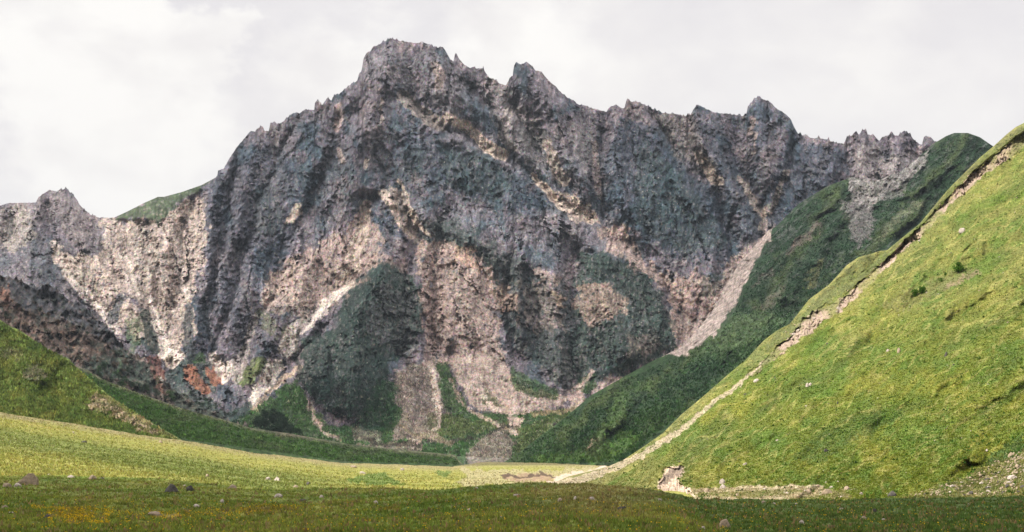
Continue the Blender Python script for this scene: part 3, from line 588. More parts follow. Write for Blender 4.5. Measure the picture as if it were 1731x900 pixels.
# ------------------------------------------------------------------ shaded slope on the left, behind the hill
LS_TOP = ctab([(-340,560),(0,590),(115,604),(128,620),(147,625),(173,641),(213,657),(267,676),(320,695),(373,708),(427,724),(489,733),(603,753),(692,762),(769,769),(776,779),(800,800),(860,830)])
DLS = dtab([(-340,[(560,900),(640,800),(760,600)]),(130,[(620,1000),(700,820),(800,640)]),(500,[(735,1150),(765,950),(810,700)]),(860,[(800,1150),(815,1000),(840,800)])])
def ls_depth(x, y):
    a = (x*0.92+y*0.38); b = (-x*0.38+y*0.92)
    return DLS(x, y) - fbm(a/70, b/20, 4, 141)*12 - fbm(x/6, y/4, 3, 145, 0.6)*3.2
def ls_colour(x, y):
    n1 = fbm(x/70, y/25, 4, 151); n2 = fbm(x/9, y/6, 4, 155, 0.65)
    c = np.zeros(x.shape+(3,)) + np.array([0.030, 0.058, 0.015])
    t = 1-sstep(0, 9, y-LS_TOP(x)+3*n1); c = lay(c, t, (0.11, 0.105, 0.065), 0.75)
    c = lay(c, sstep(0.0, 0.4, n1), (0.042, 0.055, 0.024), 0.7); c = lay(c, sstep(0.15, 0.5, n2), (0.07, 0.10, 0.03), 0.4)
    c = lay(c, 1-sstep(0, 8, np.abs(x-500)-30+n2*30)-sstep(735, 745, y), (0.13,0.09,0.07), 0.4)
    return c*np.clip(1+1.1*n2+0.9*fbm(x/2.6, y/2, 3, 157, 0.8), 0.3, 2.2)[..., None]
MAT_SLOPE = terrain_material('slope_grass', 1.6, 0.75, 1.0, 0.3)
slope = sheet('slope', -330, 850, 1.6, LS_TOP, ctab([(-340,800),(0,800),(860,845)]), 150, ls_depth, ls_colour, MAT_SLOPE, back=(4, 12, 14))

# ------------------------------------------------------------------ green hill on the left
LH_TOP = ctab([(-340,470),(-200,485),(-80,515),(0,541),(16,551),(35,559),(53,572),(80,591),(115,607),(128,620),(160,647),(187,671),(227,697),(267,721),(299,739),(330,756),(360,780)])
DLH = dtab([(-340,[(470,700),(600,560),(800,380)]),(0,[(541,690),(640,600),(800,400)]),(150,[(640,640),(700,560),(800,420)]),(360,[(770,560),(785,520),(810,440)])])
LH_R = [[(0,541),(60,600),(130,650),(165,675),(210,705),(280,738)],[(70,590),(40,650),(20,700)]]
LH_G = [[(100,610),(95,660),(110,720)],[(130,625),(160,655),(230,705)],[(0,600),(10,650)]]
hR, hG = blur(seg_dist(LH_R), 6), blur(seg_dist(LH_G), 6)
P_OUT = poly([(133,700),(155,672),(160,662),(175,672),(200,690),(240,705),(275,735),(250,735),(210,715),(180,700),(150,690)], 4)
P_OUT2 = poly([(40,630),(55,618),(75,628),(78,642),(60,645)], 4)
def lh_depth(x, y):
    w = fbm(x/30, y/30, 3, 161)*12; r = sample(hR, x+w, y+w); g = sample(hG, x+w, y+w); q = g/(g+r+8)
    rk = ragged(P_OUT, x, y, 0.5, 8, 7)+ragged(P_OUT2, x, y, 0.5, 8, 8)
    return DLH(x, y) - (q-0.4)*26 - fbm(x/26, y/18, 4, 163)*7 - fbm(x/5, y/4, 3, 165, 0.65)*1.8 - rk*ridged(x/9, y/8, 4, 167)*7
LHP = [(P_OUT, (0.24,0.17,0.12), 0.85, 6), (P_OUT2, (0.15,0.125,0.10), 0.7, 6), (poly([(0,585),(30,590),(40,610),(0,605)], 5), (0.16,0.14,0.10), 0.5, 8),
       (poly([(160,645),(200,680),(260,715),(310,745),(290,745),(240,712),(190,685)], 3), (0.16,0.155,0.06), 0.8, 12), (poly([(0,560),(40,590),(110,630),(60,620),(0,580)], 8), (0.10,0.11,0.035), 0.6, 12),  # the first polygon paints the lit, yellowish rim of the hill
       (poly([(120,700),(160,690),(220,720),(240,740),(150,740)], 6), (0.05,0.085,0.025), 0.5, 10)]
def lh_colour(x, y):
    n1 = fbm(x/40, y/30, 4, 171); n2 = fbm(x/8, y/6, 4, 175, 0.65)
    c = np.zeros(x.shape+(3,)) + np.array([0.080, 0.105, 0.027])
    c = lay(c, sstep(0.0, 0.4, n1), (0.125, 0.130, 0.032), 0.7); c = lay(c, sstep(0.1, 0.5, -n1+0.4*n2), (0.035, 0.062, 0.02), 0.6)
    for m, col, a, ff in LHP: c = lay(c, ragged(m, x, y, 1.4, ff, int(a*100+ff), 0.3, 0.9, 5, 0.6), col, a)
    return c*np.clip(1+0.9*n2+0.6*fbm(x/3, y/2.2, 3, 178, 0.8), 0.3, 2.2)[..., None]
MAT_HILL = terrain_material('hill_grass', 1.0, 0.7, 0.6, 0.3, [((0.025,0.05,0.015), 0.64, 0.6, 3.0)])
hill = sheet('hill', -330, 350, 1.2, LH_TOP, ctab([(-340,800),(360,815)]), 200, lh_depth, lh_colour, MAT_HILL, back=(4, 14, 14))

# ------------------------------------------------------------------ sunlit meadow on the valley floor
MD_TOP = ctab([(-340,660),(0,698),(53,707),(89,711),(187,727),(216,732),(328,748),(432,766),(502,774),(578,783),(680,786),(766,789),(820,781),(922,783),(1028,788),(1200,800),(1400,815),(2080,815)])
DMD = dtab([(-340,[(660,430),(760,270),(810,205),(870,150)]),(0,[(698,440),(760,300),(808,222),(870,160)]),(300,[(744,540),(780,330),(822,232),(870,170)]),(600,[(783,760),(800,440),(830,255),(870,180)]),
 (766,[(789,900),(802,480),(830,270),(870,185)]),(1028,[(788,900),(802,480),(830,270),(870,185)]),(2080,[(815,500),(825,320),(835,250),(870,185)])])
P_TRACK = poly([(925,818),(940,808),(975,797),(1030,789),(1055,790),(1010,803),(985,815),(960,823),(930,825)], 3)
P_BANK = poly([(848,812),(850,804),(868,803),(895,801),(915,798),(935,803),(938,812),(920,816),(880,815)], 2)
S_BLIP = strip([(849,807),(868,805),(890,808),(905,803),(920,801),(936,807)], 1.6, 1.2, 1.5)
P_PALEG = poly([(770,790),(830,796),(925,795),(1030,788),(1020,800),(940,812),(900,820),(800,822),(740,826),(790,812)], 8)
def md_depth(x, y):
    D = DMD(x, y); X = (x-CX)/F*D
    bank = ragged(P_BANK, x, y, 0.3, 6, 9)
    return D - fbm(X/22, D/30, 4, 181)*5*sstep(0, 20, y-MD_TOP(x)) - fbm(X/2.5, D/5, 3, 185, 0.6)*1.0 - bank*2.5
def md_z(X, Y): return fbm(X/16, Y/20, 4, 275)*0.55 + fbm(X/2.2, Y/3, 3, 277, 0.6)*0.22
def md_colour(x, y):
    D = DMD(x, y); X = (x-CX)/F*D
    n1 = fbm(X/30, D/45, 4, 191); n2 = fbm(X/4, D/8, 4, 195, 0.65); n3 = fbm(X/1.2, D/2.4, 3, 197, 0.7)
    c = np.zeros(x.shape+(3,)) + np.array([0.190, 0.186, 0.046])
    c = lay(c, sstep(0.1, 0.5, n1), (0.235, 0.205, 0.055), 0.6); c = lay(c, sstep(0.05, 0.4, -n1+0.5*n2), (0.13, 0.145, 0.035), 0.5)
    t = 1-sstep(0, 12, y-MD_TOP(x)+6*n2); c = lay(c, t, (0.19, 0.155, 0.085), 0.75)
    mid_b = sstep(18, 34, y-MD_TOP(x)+6*n1)*(1-sstep(50, 72, y-MD_TOP(x)+6*n1))*(1-sstep(430, 700, x)); c = lay(c, mid_b, (0.085, 0.110, 0.026), 0.75)  # dark band: shading of the bank painted into its colour
    g = ragged(P_G1, x, y, 0.5, 8, 12); c = lay(c, g, (0.06, 0.10, 0.02), 0.8)
    c = lay(c, ragged(P_PALEG, x, y, 0.7, 8, 13), (0.26, 0.225, 0.13), 0.7)
    c = lay(c, ragged(P_TRACK, x, y, 0.3, 5, 14), (0.36, 0.285, 0.225), 0.95)
    c = lay(c, ragged(P_BANK, x, y, 0.9, 5, 15, 0.3, 0.8, 3, 0.5), (0.20, 0.13, 0.09), 0.9); c = lay(c, ragged(S_BLIP, x, y, 0.6, 5, 16), (0.05, 0.032, 0.022), 0.9)
    c = lay(c, sstep(0.35, 0.55, n3+0.2*n1), (0.26, 0.22, 0.12), 0.5)
    return c*(1+0.35*n3+0.25*n2)[..., None]
P_G1 = blur(full(poly([(580,808),(640,798),(690,820),(600,822)], 6), poly([(735,795),(770,798),(760,806),(735,802)], 4)), 4)
MAT_MEADOW = terrain_material('meadow_grass', 0.35, 0.5, 0.2, 0.22, [((0.26,0.15,0.02), 0.66, 0.35, 1.2)])
meadow = sheet('meadow', -330, 2070, 1.6, MD_TOP, ctab([(-340,865),(2080,865)]), 170, md_depth, md_colour, MAT_MEADOW, back=(3, 8, 5), power=1.2, zadd=md_z)

# ------------------------------------------------------------------ sunlit hillside on the right
RS_TOP = ctab([(900,832),(925,822),(960,806),(1000,796),(1028,789),(1055,777),(1087,756),(1121,732),(1153,700),(1188,671),(1231,633),(1260,609),(1292,575),(1312,560),(1335,548),(1347,533),(1367,507),(1402,481),
 (1431,449),(1451,435),(1470,430),(1485,425),(1500,423),(1523,404),(1555,378),(1587,339),(1604,319),(1630,293),(1656,267),(1679,248),(1702,227),(1717,215),(1731,208),(1760,188),(1850,120),(2080,-60)])
DRS = dtab([(900,[(832,320),(845,290),(870,250)]),(1055,[(777,430),(830,280),(870,215)]),(1153,[(700,470),(830,265),(870,205)]),(1300,[(565,520),(830,248),(870,200)]),(1500,[(423,560),(830,230),(870,190)]),
 (1731,[(208,600),(836,205),(870,185)]),(2080,[(-60,620),(820,175),(870,155)])])
SC_EDGE = [(1731,232),(1700,262),(1665,285),(1635,312),(1608,335),(1585,362),(1560,390),(1530,412),(1500,445),(1470,473),(1440,500),(1415,522),(1385,533),(1360,555),(1335,580),(1300,607)]
S_SCARP = full(strip(SC_EDGE[:6], 9, 4, 3), strip(SC_EDGE[5:10], 3.5, 4.5, 3), strip(SC_EDGE[9:14], 4, 10, 4), strip(SC_EDGE[12:]+[(1270,635)], 9, 2, 4), strip([(1415,518),(1395,523),(1372,536)], 4, 3, 3))
S_LIP = strip([(1731,218),(1700,240),(1660,272),(1630,300),(1604,327),(1585,345),(1558,376),(1530,402),(1500,432),(1465,462),(1430,492)], 3, 3, 2)
S_RLINE = strip([(1290,614),(1265,636),(1240,658),(1200,685),(1150,728),(1100,760),(1060,782),(1020,798),(980,812),(940,822)], 0.6, 6.5, 2.5)
P_SCAR = poly([(1112,825),(1122,795),(1135,788),(1160,789),(1150,803),(1148,815),(1165,828),(1175,840),(1120,835)], 2)
P_ROAD = poly([(1165,826),(1210,824),(1300,824),(1380,823),(1430,830),(1440,842),(1330,845),(1180,846)], 3)
S_ROAD = full(strip([(1160,830),(1200,829),(1250,827),(1320,825),(1390,824)], 2.2, 2.5, 2), strip([(1150,836),(1180,841),(1230,844),(1330,842)], 2.0, 1.5, 2), strip([(1330,838),(1380,834),(1400,832)], 3, 2, 2))
P_STONY = poly([(1540,838),(1600,820),(1640,800),(1690,770),(1731,760),(1900,760),(1900,860),(1540,850)], 10)
LINES_D = [[(1150,810),(1175,770),(1215,735),(1235,715)],[(1485,485),(1530,450),(1560,430),(1585,410)],[(1390,640),(1430,610),(1450,575)],[(1590,485),(1640,460),(1700,430)],[(1130,790),(1190,740),(1230,700)],
   [(1600,590),(1680,545),(1731,520)],[(1640,650),(1731,600)],[(1380,745),(1440,705),(1520,690),(1560,680)],[(1620,385),(1680,340),(1731,310)],[(1660,700),(1731,650)],[(1280,700),(1330,660),(1370,640)]]
dL = blur(seg_dist(LINES_D, 60), 3)
P_SHADE1 = poly([(1340,770),(1390,735),(1470,700),(1540,695),(1500,720),(1420,760),(1380,790)], 8)  # darker green painted in for the shade of a dip
P_SHADE2 = poly([(1660,790),(1690,760),(1731,730),(1731,760),(1700,780)], 6)  # painted shade of the dip by the right edge
def rs_depth(x, y):
    D = DRS(x, y); a = (x*0.80-y*0.60); b = (x*0.60+y*0.80); w = fbm(x/50, y/50, 3, 201)*10
    l = sample(dL, x+w*0.5, y+w*0.5)
    rel = fbm(b/44+w/20, a/130, 2, 203, 0.35)*12 + ridged(b/15+w/16, a/60, 2, 205)*0.5 + fbm(b/6, a/12, 3, 207, 0.6)*0.5 + fbm(x/2.6, y/2.2, 2, 209)*0.35
    rel = rel - 0.0*np.exp(-(l/5)**2)*sstep(-0.1,0.3,fbm(x/30,y/30,2,217)+0.1) + 0.3*np.exp(-((l-9)/6)**2)
    sc = ragged(S_SCARP, x, y, 0.4, 6, 31)*(0.25+0.75*sstep(-0.15, 0.15, fbm(x/45, y/45, 2, 218))); rel = rel - sc*(4.0 + 3*ridged(x/7, y/9, 4, 211)); rel = rel + 3*sample(S_LIP, x, y)
    sr = ragged(P_SCAR, x, y, 0.4, 5, 32); rel = rel - sr*(4 + 3*ridged(x/6, y/20, 3, 213))
    sy = ragged(P_STONY, x, y, 0.4, 8, 34); rel = rel + sy*fbm(x/7, y/5, 3, 215)*0.8
    return D - rel*sstep(0, 22, y-RS_TOP(x)+14)
RSP = [(P_SHADE1, (0.035,0.062,0.012), 0.7, 10), (P_STONY, (0.12,0.10,0.055), 0.5, 8), (P_SHADE2, (0.03,0.06,0.018), 0.8, 8), (S_RLINE, (0.27,0.222,0.155), 0.92, 9, 1), (S_ROAD, (0.34,0.27,0.19), 0.92, 7, 1), (P_ROAD, (0.17,0.145,0.07), 0.7, 7),
       (S_SCARP, (0.25,0.182,0.150), 0.95, 7, 1), (P_SCAR, (0.38,0.28,0.22), 0.97, 5, 1), (S_LIP, (0.06,0.065,0.025), 0.7, 9),
       (poly([(1133,793),(1158,789),(1150,800),(1130,815),(1118,825),(1122,805)], 2), (0.075,0.055,0.045), 0.9, 4, 1),
       (poly([(1310,560),(1340,550),(1370,510),(1405,485),(1450,440),(1500,425),(1480,455),(1420,500),(1370,540),(1330,575),(1290,600)], 4), (0.075,0.085,0.032), 0.8, 10),
       (poly([(1480,520),(1560,480),(1600,460),(1640,450),(1650,460),(1600,490),(1520,530)], 8), (0.10,0.095,0.04), 0.6, 6),
       (poly([(1600,480),(1650,455),(1660,462),(1620,482),(1590,492)], 3), (0.15,0.11,0.07), 0.7, 5)]
def rs_colour(x, y):
    a = (x*0.80-y*0.60); b = (x*0.60+y*0.80); w0 = fbm(x/60, y/60, 3, 230)*16
    n1 = fbm(x/90, y/70, 4, 221); n2 = fbm(b/10, a/26, 4, 225, 0.6); n3 = fbm(x/3, y/2.4, 3, 228, 0.7); st = fbm(b/22, a/150, 4, 229)
    c = np.zeros(x.shape+(3,)) + np.array([0.078, 0.096, 0.012])
    c = lay(c, sstep(0.0, 0.4, n1+0.5*st), (0.132, 0.134, 0.020), 0.75)
    c = lay(c, (1-sstep(430, 640, y-0.0*x)), (0.130, 0.125, 0.042), 0.55)
    c = lay(c, sstep(0.05, 0.4, -n1+0.6*n2), (0.044, 0.082, 0.012), 0.7); c = lay(c, sstep(0.25, 0.5, st), (0.15, 0.14, 0.04), 0.6)
    c = lay(c, 1-sstep(0, 50, y-RS_TOP(x)+30*n1), (0.13, 0.12, 0.055), 0.5)
    low = sstep(700, 830, y)*(1-sstep(1100, 1250, x)); c = lay(c, low, (0.12, 0.115, 0.04), 0.6)
    c = lay(c, sstep(0.3, 0.6, n3+0.5*n2), (0.18, 0.165, 0.06), 0.5); c = lay(c, sstep(0.35, 0.6, -n3-0.3*n2), (0.035, 0.06, 0.012), 0.55)
    l = sample(dL, x, y); c = lay(c, np.exp(-((l-4)/7)**2), (0.045, 0.070, 0.012), 0.55); c = lay(c, np.exp(-(l/2.2)**2)*sstep(-0.15, 0.2, n2+0.5*n3), (0.060, 0.045, 0.028), 0.8)
    dn = ridged(b/16+w0/14, a/80, 3, 233, 0.55); c = lay(c, sstep(0.45, 0.8, dn+0.3*n2), (0.185, 0.170, 0.055), 0.55); c = lay(c, sstep(0.05, 0.45, fbm(b/30+w0/20, a/110, 3, 236)), (0.050, 0.088, 0.010), 0.6); c = lay(c, sstep(0.3, 0.05, dn)*sstep(0, 0.3, n2+0.3*n1), (0.05, 0.075, 0.012), 0.6)  # fold shading painted in: straw highlights and darker green bands
    for q in RSP:
        m, col, aa, ff = q[:4]
        if m is S_SCARP: aa = aa*(0.25+0.75*sstep(-0.22, 0.08, fbm(x/45, y/45, 2, 218)))
        c = lay(c, ragged(m, x, y, 0.95, ff, 41, 0.3, 0.65, 3, 0.45) if len(q) > 4 else ragged(m, x, y, 1.5, ff, int(q[2]*100+ff*3), 0.3, 0.85, 3, 0.5), col, aa)
    return c*np.clip(1+0.55*n3+0.35*n2, 0.3, 2)[..., None]
MAT_RIGHT = terrain_material('hillside_grass', 0.6, 0.42, 0.16, 0.22, [((0.20,0.15,0.03), 0.68, 0.3, 1.2)])
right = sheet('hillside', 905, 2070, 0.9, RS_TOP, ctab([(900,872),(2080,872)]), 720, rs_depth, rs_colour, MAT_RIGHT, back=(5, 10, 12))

# ------------------------------------------------------------------ shaded meadow in the foreground
FG_TOP = ctab([(-340,800),(0,804),(100,804),(250,808),(350,818),(430,829),(480,829),(520,826),(650,825),(760,828),(840,821),(900,818),(990,816),(1050,825),(1110,830),(1150,838),(1180,846),(1250,845),(1400,845),(1731,840),(2080,838)])
DFG = dtab([(-340,[(800,190),(830,140),(900,78),(1200,25),(4000,3)]),(0,[(804,208),(840,140),(900,85),(1200,27),(4000,3)]),(500,[(828,200),(850,150),(900,88),(1200,27),(4000,3)]),(950,[(817,170),(850,115),(900,80),(1200,27),(4000,3)]),
 (1120,[(830,165),(860,120),(900,84),(1200,27),(4000,3)]),(1250,[(845,180),(870,130),(900,95),(1200,28),(4000,3)]),(2080,[(838,178),(870,120),(900,90),(1200,28),(4000,3)])])
def fg_depth(x, y):
    D = DFG(x, y); X = (x-CX)/F*D
    k = sstep(20, 60, D)
    return D - (fbm(X/14, D/18, 4, 241)*2.6 + fbm(X/1.6, D/2.6, 3, 243, 0.6)*0.55)*sstep(-6, 12, y-FG_TOP(x))*k
FGP = [(poly([(70,858),(110,862),(180,862),(150,872),(160,884),(120,886),(100,875)], 14), (0.22,0.15,0.015), 0.45, 5), (poly([(250,868),(300,866),(330,874),(280,878)], 4), (0.18,0.115,0.015), 0.6, 5),
       (poly([(400,862),(480,856),(510,864),(420,872)], 4), (0.17,0.11,0.015), 0.5, 5), (poly([(640,860),(680,858),(670,866),(640,866)], 3), (0.17,0.11,0.02), 0.5, 5)]
def fg_z(X, Y): return (fbm(X/9, Y/12, 4, 271)*0.42 + fbm(X/1.1, Y/1.6, 3, 273, 0.6)*0.16)*sstep(12, 60, Y)
def fg_colour(x, y):
    D = DFG(x, y); X = (x-CX)/F*D
    n1 = fbm(X/14, D/22, 4, 251); n2 = fbm(X/2.2, D/4, 4, 255, 0.65); n3 = fbm(X/0.5, D/1.0, 3, 258, 0.7)
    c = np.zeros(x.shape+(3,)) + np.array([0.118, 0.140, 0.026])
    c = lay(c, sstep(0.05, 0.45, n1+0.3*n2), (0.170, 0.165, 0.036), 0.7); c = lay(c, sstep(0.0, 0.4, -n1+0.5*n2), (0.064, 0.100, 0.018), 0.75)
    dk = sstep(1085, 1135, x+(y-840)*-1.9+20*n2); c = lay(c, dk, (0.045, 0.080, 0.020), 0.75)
    hump = np.exp(-((x-1010)/110)**2)*(1-sstep(845, 890, y)); c = lay(c, hump, (0.17, 0.135, 0.055), 0.6)
    for m, col, a, ff in FGP: c = lay(c, ragged(m, x, y, 0.9, ff, int(a*100), 0.3, 0.7, 3), col, a)
    c = lay(c, sstep(0.38, 0.6, n3+0.3*n2), (0.19, 0.145, 0.05), 0.5)
    return c*np.clip(1+0.6*n3+0.5*n2, 0.35, 2)[..., None]
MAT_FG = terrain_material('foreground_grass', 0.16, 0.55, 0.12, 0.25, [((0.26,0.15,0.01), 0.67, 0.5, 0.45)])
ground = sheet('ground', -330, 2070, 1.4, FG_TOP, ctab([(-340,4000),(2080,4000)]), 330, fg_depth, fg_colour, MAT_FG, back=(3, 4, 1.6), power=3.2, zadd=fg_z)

# the wide valley floor under and beyond everything
N = 60; g = np.linspace(-1, 1, N); g = np.sign(g)*np.abs(g)**2*16000; GX, GY = np.meshgrid(g, g)
GZ = -17 - 0.002*np.hypot(GX, GY) + fbm(GX/900, GY/900, 3, 261)*1.5
V = np.stack([GX, GY+800, GZ], -1).reshape(-1, 3)
tc = np.tile(np.array([[0.07, 0.085, 0.03]]), (len(V), 1))
valley = mesh_from('valley_floor', V, grid_faces(N, N)[:, ::-1][:, ::-1], MAT_SLOPE, tc); valley['kind'] = 'structure'

# ------------------------------------------------------------------ clouds added out of view, outlined to shade the foreground and the mountain
def cloud_material(name, through):
    m = bpy.data.materials.new(name); m.use_nodes = True; n = NT(m.node_tree); n.n.clear()
    pos = n.node('ShaderNodeNewGeometry').outputs['Position']
    v = n.noise(pos, 1/260.0, 4, 0.6)
    tr = n.node('ShaderNodeBsdfTransparent'); tl = n.node('ShaderNodeBsdfTranslucent', inp={0: (0.86, 0.88, 0.92, 1)})
    fac = n.ramp(v, [(0.3, through*0.5), (0.7, min(1.0, through*1.5))])
    mx = n.node('ShaderNodeMixShader', inp={0: fac, 1: tl.outputs[0], 2: tr.outputs[0]})
    out = n.node('ShaderNodeOutputMaterial'); n.l.new(mx.outputs[0], out.inputs[0]); return m
def shade_cloud(footprint, H, thick, through, seed):
    """a flat-based cloud whose shadow falls on the footprint"""
    P = np.array(footprint, float); c = P.mean(0); n = 160; K = 16
    seg = np.hypot(*(np.roll(P, -1, 0)-P).T); cum = np.concatenate([[0], np.cumsum(seg)]); t = np.linspace(0, cum[-1], n, endpoint=False)
    Q = np.concatenate([P, P[:1]]); ox = np.interp(t, cum, Q[:, 0]); oy = np.interp(t, cum, Q[:, 1])
    off = np.array([SUN_DIR.x, SUN_DIR.y])*H/SUN_DIR.z; V = []
    size = math.sqrt(np.ptp(P[:, 0])*np.ptp(P[:, 1]))
    fr = np.linspace(0, 1, K)
    for side in (1, -1):
        for f in (fr[1:] if side > 0 else fr[::-1][1:-1]):
            X = c[0]+(ox-c[0])*f; Y = c[1]+(oy-c[1])*f
            z = thick*(1-f**3)*(0.8+0.8*fbm(X/(size*0.12), Y/(size*0.12), 4, seed)) if side > 0 else -thick*0.12*(1-f**3)*(1+fbm(X/(size*0.1), Y/(size*0.1), 3, seed+5))
            V.append(np.stack([X+off[0], Y+off[1], H+z+0*X], -1))
    V = np.array(V); R = V.shape[0]; V = V.reshape(-1, 3); i = np.arange(n); faces = []
    for r in range(R-1): faces.append(np.stack([r*n+i, r*n+(i+1) % n, (r+1)*n+(i+1) % n, (r+1)*n+i], 1))
    faces = np.concatenate(faces); top = len(V); V = np.concatenate([V, [[c[0]+off[0], c[1]+off[1], H+thick], [c[0]+off[0], c[1]+off[1], H-thick*0.12]]])
    faces = [tuple(f) for f in faces] + [(top, (k+1) % n, k, k) for k in range(n)]
    me = bpy.data.meshes.new('shade_cloud'); me.from_pydata([tuple(v) for v in V], [], [tuple(dict.fromkeys(int(q) for q in f)) for f in faces] + [((R-1)*n+k, (R-1)*n+(k+1) % n, top+1) for k in range(n)])
    me.materials.append(cloud_material('shade_cloud_vapour', through)); o = bpy.data.objects.new('shade_cloud', me); C.objects.link(o); o['kind'] = 'structure'; return o
shade_cloud([(-200,-160),(260,-160),(260,185),(120,190),(75,192),(30,196),(-10,212),(-32,218),(-50,212),(-80,204),(-120,202),(-200,196)], 1000.0, 60.0, 0.46, 3)
shade_cloud([(-2600,640),(-420,720),(-260,740),(-160,850),(-40,960),(120,900),(330,830),(500,800),(1500,760),(3300,900),(3300,4600),(-2600,4600)], 1500.0, 260.0, 0.52, 9)

# ------------------------------------------------------------------ haze: the air between here and the mountain
def build_haze():
    bm = bmesh.new(); bmesh.ops.create_cube(bm, size=1.0)
    x0, x1, y0, y1, z0, z1 = -17500, 17500, -17000, 18500, -75, 900
    for v in bm.verts: v.co = Vector(((x0+x1)/2+v.co.x*(x1-x0), (y0+y1)/2+v.co.y*(y1-y0), (z0+z1)/2+v.co.z*(z1-z0)))
    me = bpy.data.meshes.new('haze'); bm.to_mesh(me); bm.free()
    m = bpy.data.materials.new('haze_air'); m.use_nodes = True; n = NT(m.node_tree); n.n.clear()
    pv = n.node('ShaderNodeVolumePrincipled', inp={'Color': (0.74, 0.85, 1.0, 1), 'Density': HAZE}); pv.inputs['Anisotropy'].default_value = 0.2
    out = n.node('ShaderNodeOutputMaterial'); n.l.new(pv.outputs[0], out.inputs['Volume'])
    me.materials.append(m); o = bpy.data.objects.new('haze', me); C.objects.link(o); o['kind'] = 'stuff'
HAZE = 0.000032
build_haze()

# ------------------------------------------------------------------ helpers for the things
SURF = {'ground': (fg_depth, fg_z, fg_colour), 'meadow': (md_depth, md_z, md_colour), 'hillside': (rs_depth, None, rs_colour), 'hill': (lh_depth, None, lh_colour), 'slope': (ls_depth, None, ls_colour),
        'mountain': (mountain_depth, None, mountain_colour), 'foothill': (foot_depth, None, foot_colour), 'mountainside': (mid_depth, None, mid_colour)}
def at(px, py, surf):
    d, z, _ = SURF[surf]; x = np.array([float(px)]); y = np.array([float(py)]); P = project(x, y, d(x, y))
    if z is not None: P[:, 2] += z(P[:, 0], P[:, 1])
    return Vector(P[0])
def tag(o, label, cat, group=None):
    o['label'] = label; o['category'] = cat
    if group: o['group'] = group
    return o

def leaf_material(name, trans=0.35, col=None):
    m = bpy.data.materials.new(name); m.use_nodes = True; n = NT(m.node_tree); n.n.clear()
    pos = n.node('ShaderNodeNewGeometry').outputs['Position']
    if col is None: c = n.node('ShaderNodeAttribute', attribute_name='tint').outputs['Color']
    else: c = n.mix(1.0, col, n.ramp(n.noise(pos, 1.1, 3, 0.6), [(0.3, 0.55), (0.7, 1.5)]), 'MULTIPLY')
    a = n.node('ShaderNodeBsdfDiffuse', inp={0: c}); b = n.node('ShaderNodeBsdfTranslucent', inp={0: c})
    mx = n.node('ShaderNodeMixShader', inp={0: trans, 1: a.outputs[0], 2: b.outputs[0]})
    out = n.node('ShaderNodeOutputMaterial'); n.l.new(mx.outputs[0], out.inputs[0]); return m
MAT_BLADE = leaf_material('grass_blades', 0.4)

def in_pts(x, y, pts):
    m = np.zeros(x.shape, bool); n = len(pts)
    for i in range(n):
        x0, y0 = pts[i]; x1, y1 = pts[(i+1) % n]
        if y0 == y1: continue
        m ^= ((y0 > y) != (y1 > y)) & (x < (x1-x0)*(y-y0)/(y1-y0)+x0)
    return m
def grass(name, surf, region, count, h, w, blades, label, cat, seed, tint=None, var=0.45, clump=None, gain=1.25, top=None):
    rng = np.random.RandomState(seed); P = np.array(region, float)
    x = rng.uniform(P[:, 0].min(), P[:, 0].max(), count*2); y = rng.uniform(P[:, 1].min(), P[:, 1].max(), count*2)
    k = in_pts(x, y, region)
    if top is not None: k &= y > top(x)+0.5
    if clump: k &= fbm(x/clump, y/(clump*0.5), 3, seed) > rng.uniform(-0.45, 0.35, x.shape)
    x, y = x[k][:count], y[k][:count]; d, z, cf = SURF[surf]
    B = project(x, y, d(x, y)); 
    if z is not None: B[:, 2] += z(B[:, 0], B[:, 1])
    cc = cf(x, y); k = cc[:, 0] < cc[:, 1]*1.22; x, y, B, cc = x[k], y[k], B[k], cc[k]
    col = cc*gain if tint is None else np.tile(np.array([tint]), (len(x), 1))
    col = col*(1 + var*rng.uniform(-1, 1, (len(x), 1)))*(1 + 0.12*rng.uniform(-1, 1, (len(x), 3)))
    n = len(x); Vs = []; Cs = []
    sc = rng.uniform(0.5, 1.5, n)
    for b in range(blades):
        a = rng.uniform(0, 2*np.pi, n); ox = rng.normal(0, w*0.6, (n, 2))*sc[:, None]; hh = h*sc*rng.uniform(0.6, 1.2, n); ww = w*0.5*sc
        c0 = B.copy(); c0[:, :2] += ox; dx = np.stack([np.cos(a)*ww, np.sin(a)*ww, 0*a], 1)
        tip = c0.copy(); tip[:, 2] += hh; tip[:, :2] += rng.normal(0, 0.35, (n, 2))*hh[:, None]
        c0[:, 2] -= h*0.25
        Vs.append(np.stack([c0-dx, c0+dx, tip], 1)); Cs.append(np.repeat(col[:, None], 3, 1))
    V = np.concatenate(Vs).reshape(-1, 3); Cc = np.concatenate(Cs).reshape(-1, 3)
    o = mesh_from(name, V, np.arange(len(V)).reshape(-1, 3), MAT_BLADE, Cc, smooth=False)
    o['kind'] = 'stuff'; tag(o, label, cat); return o

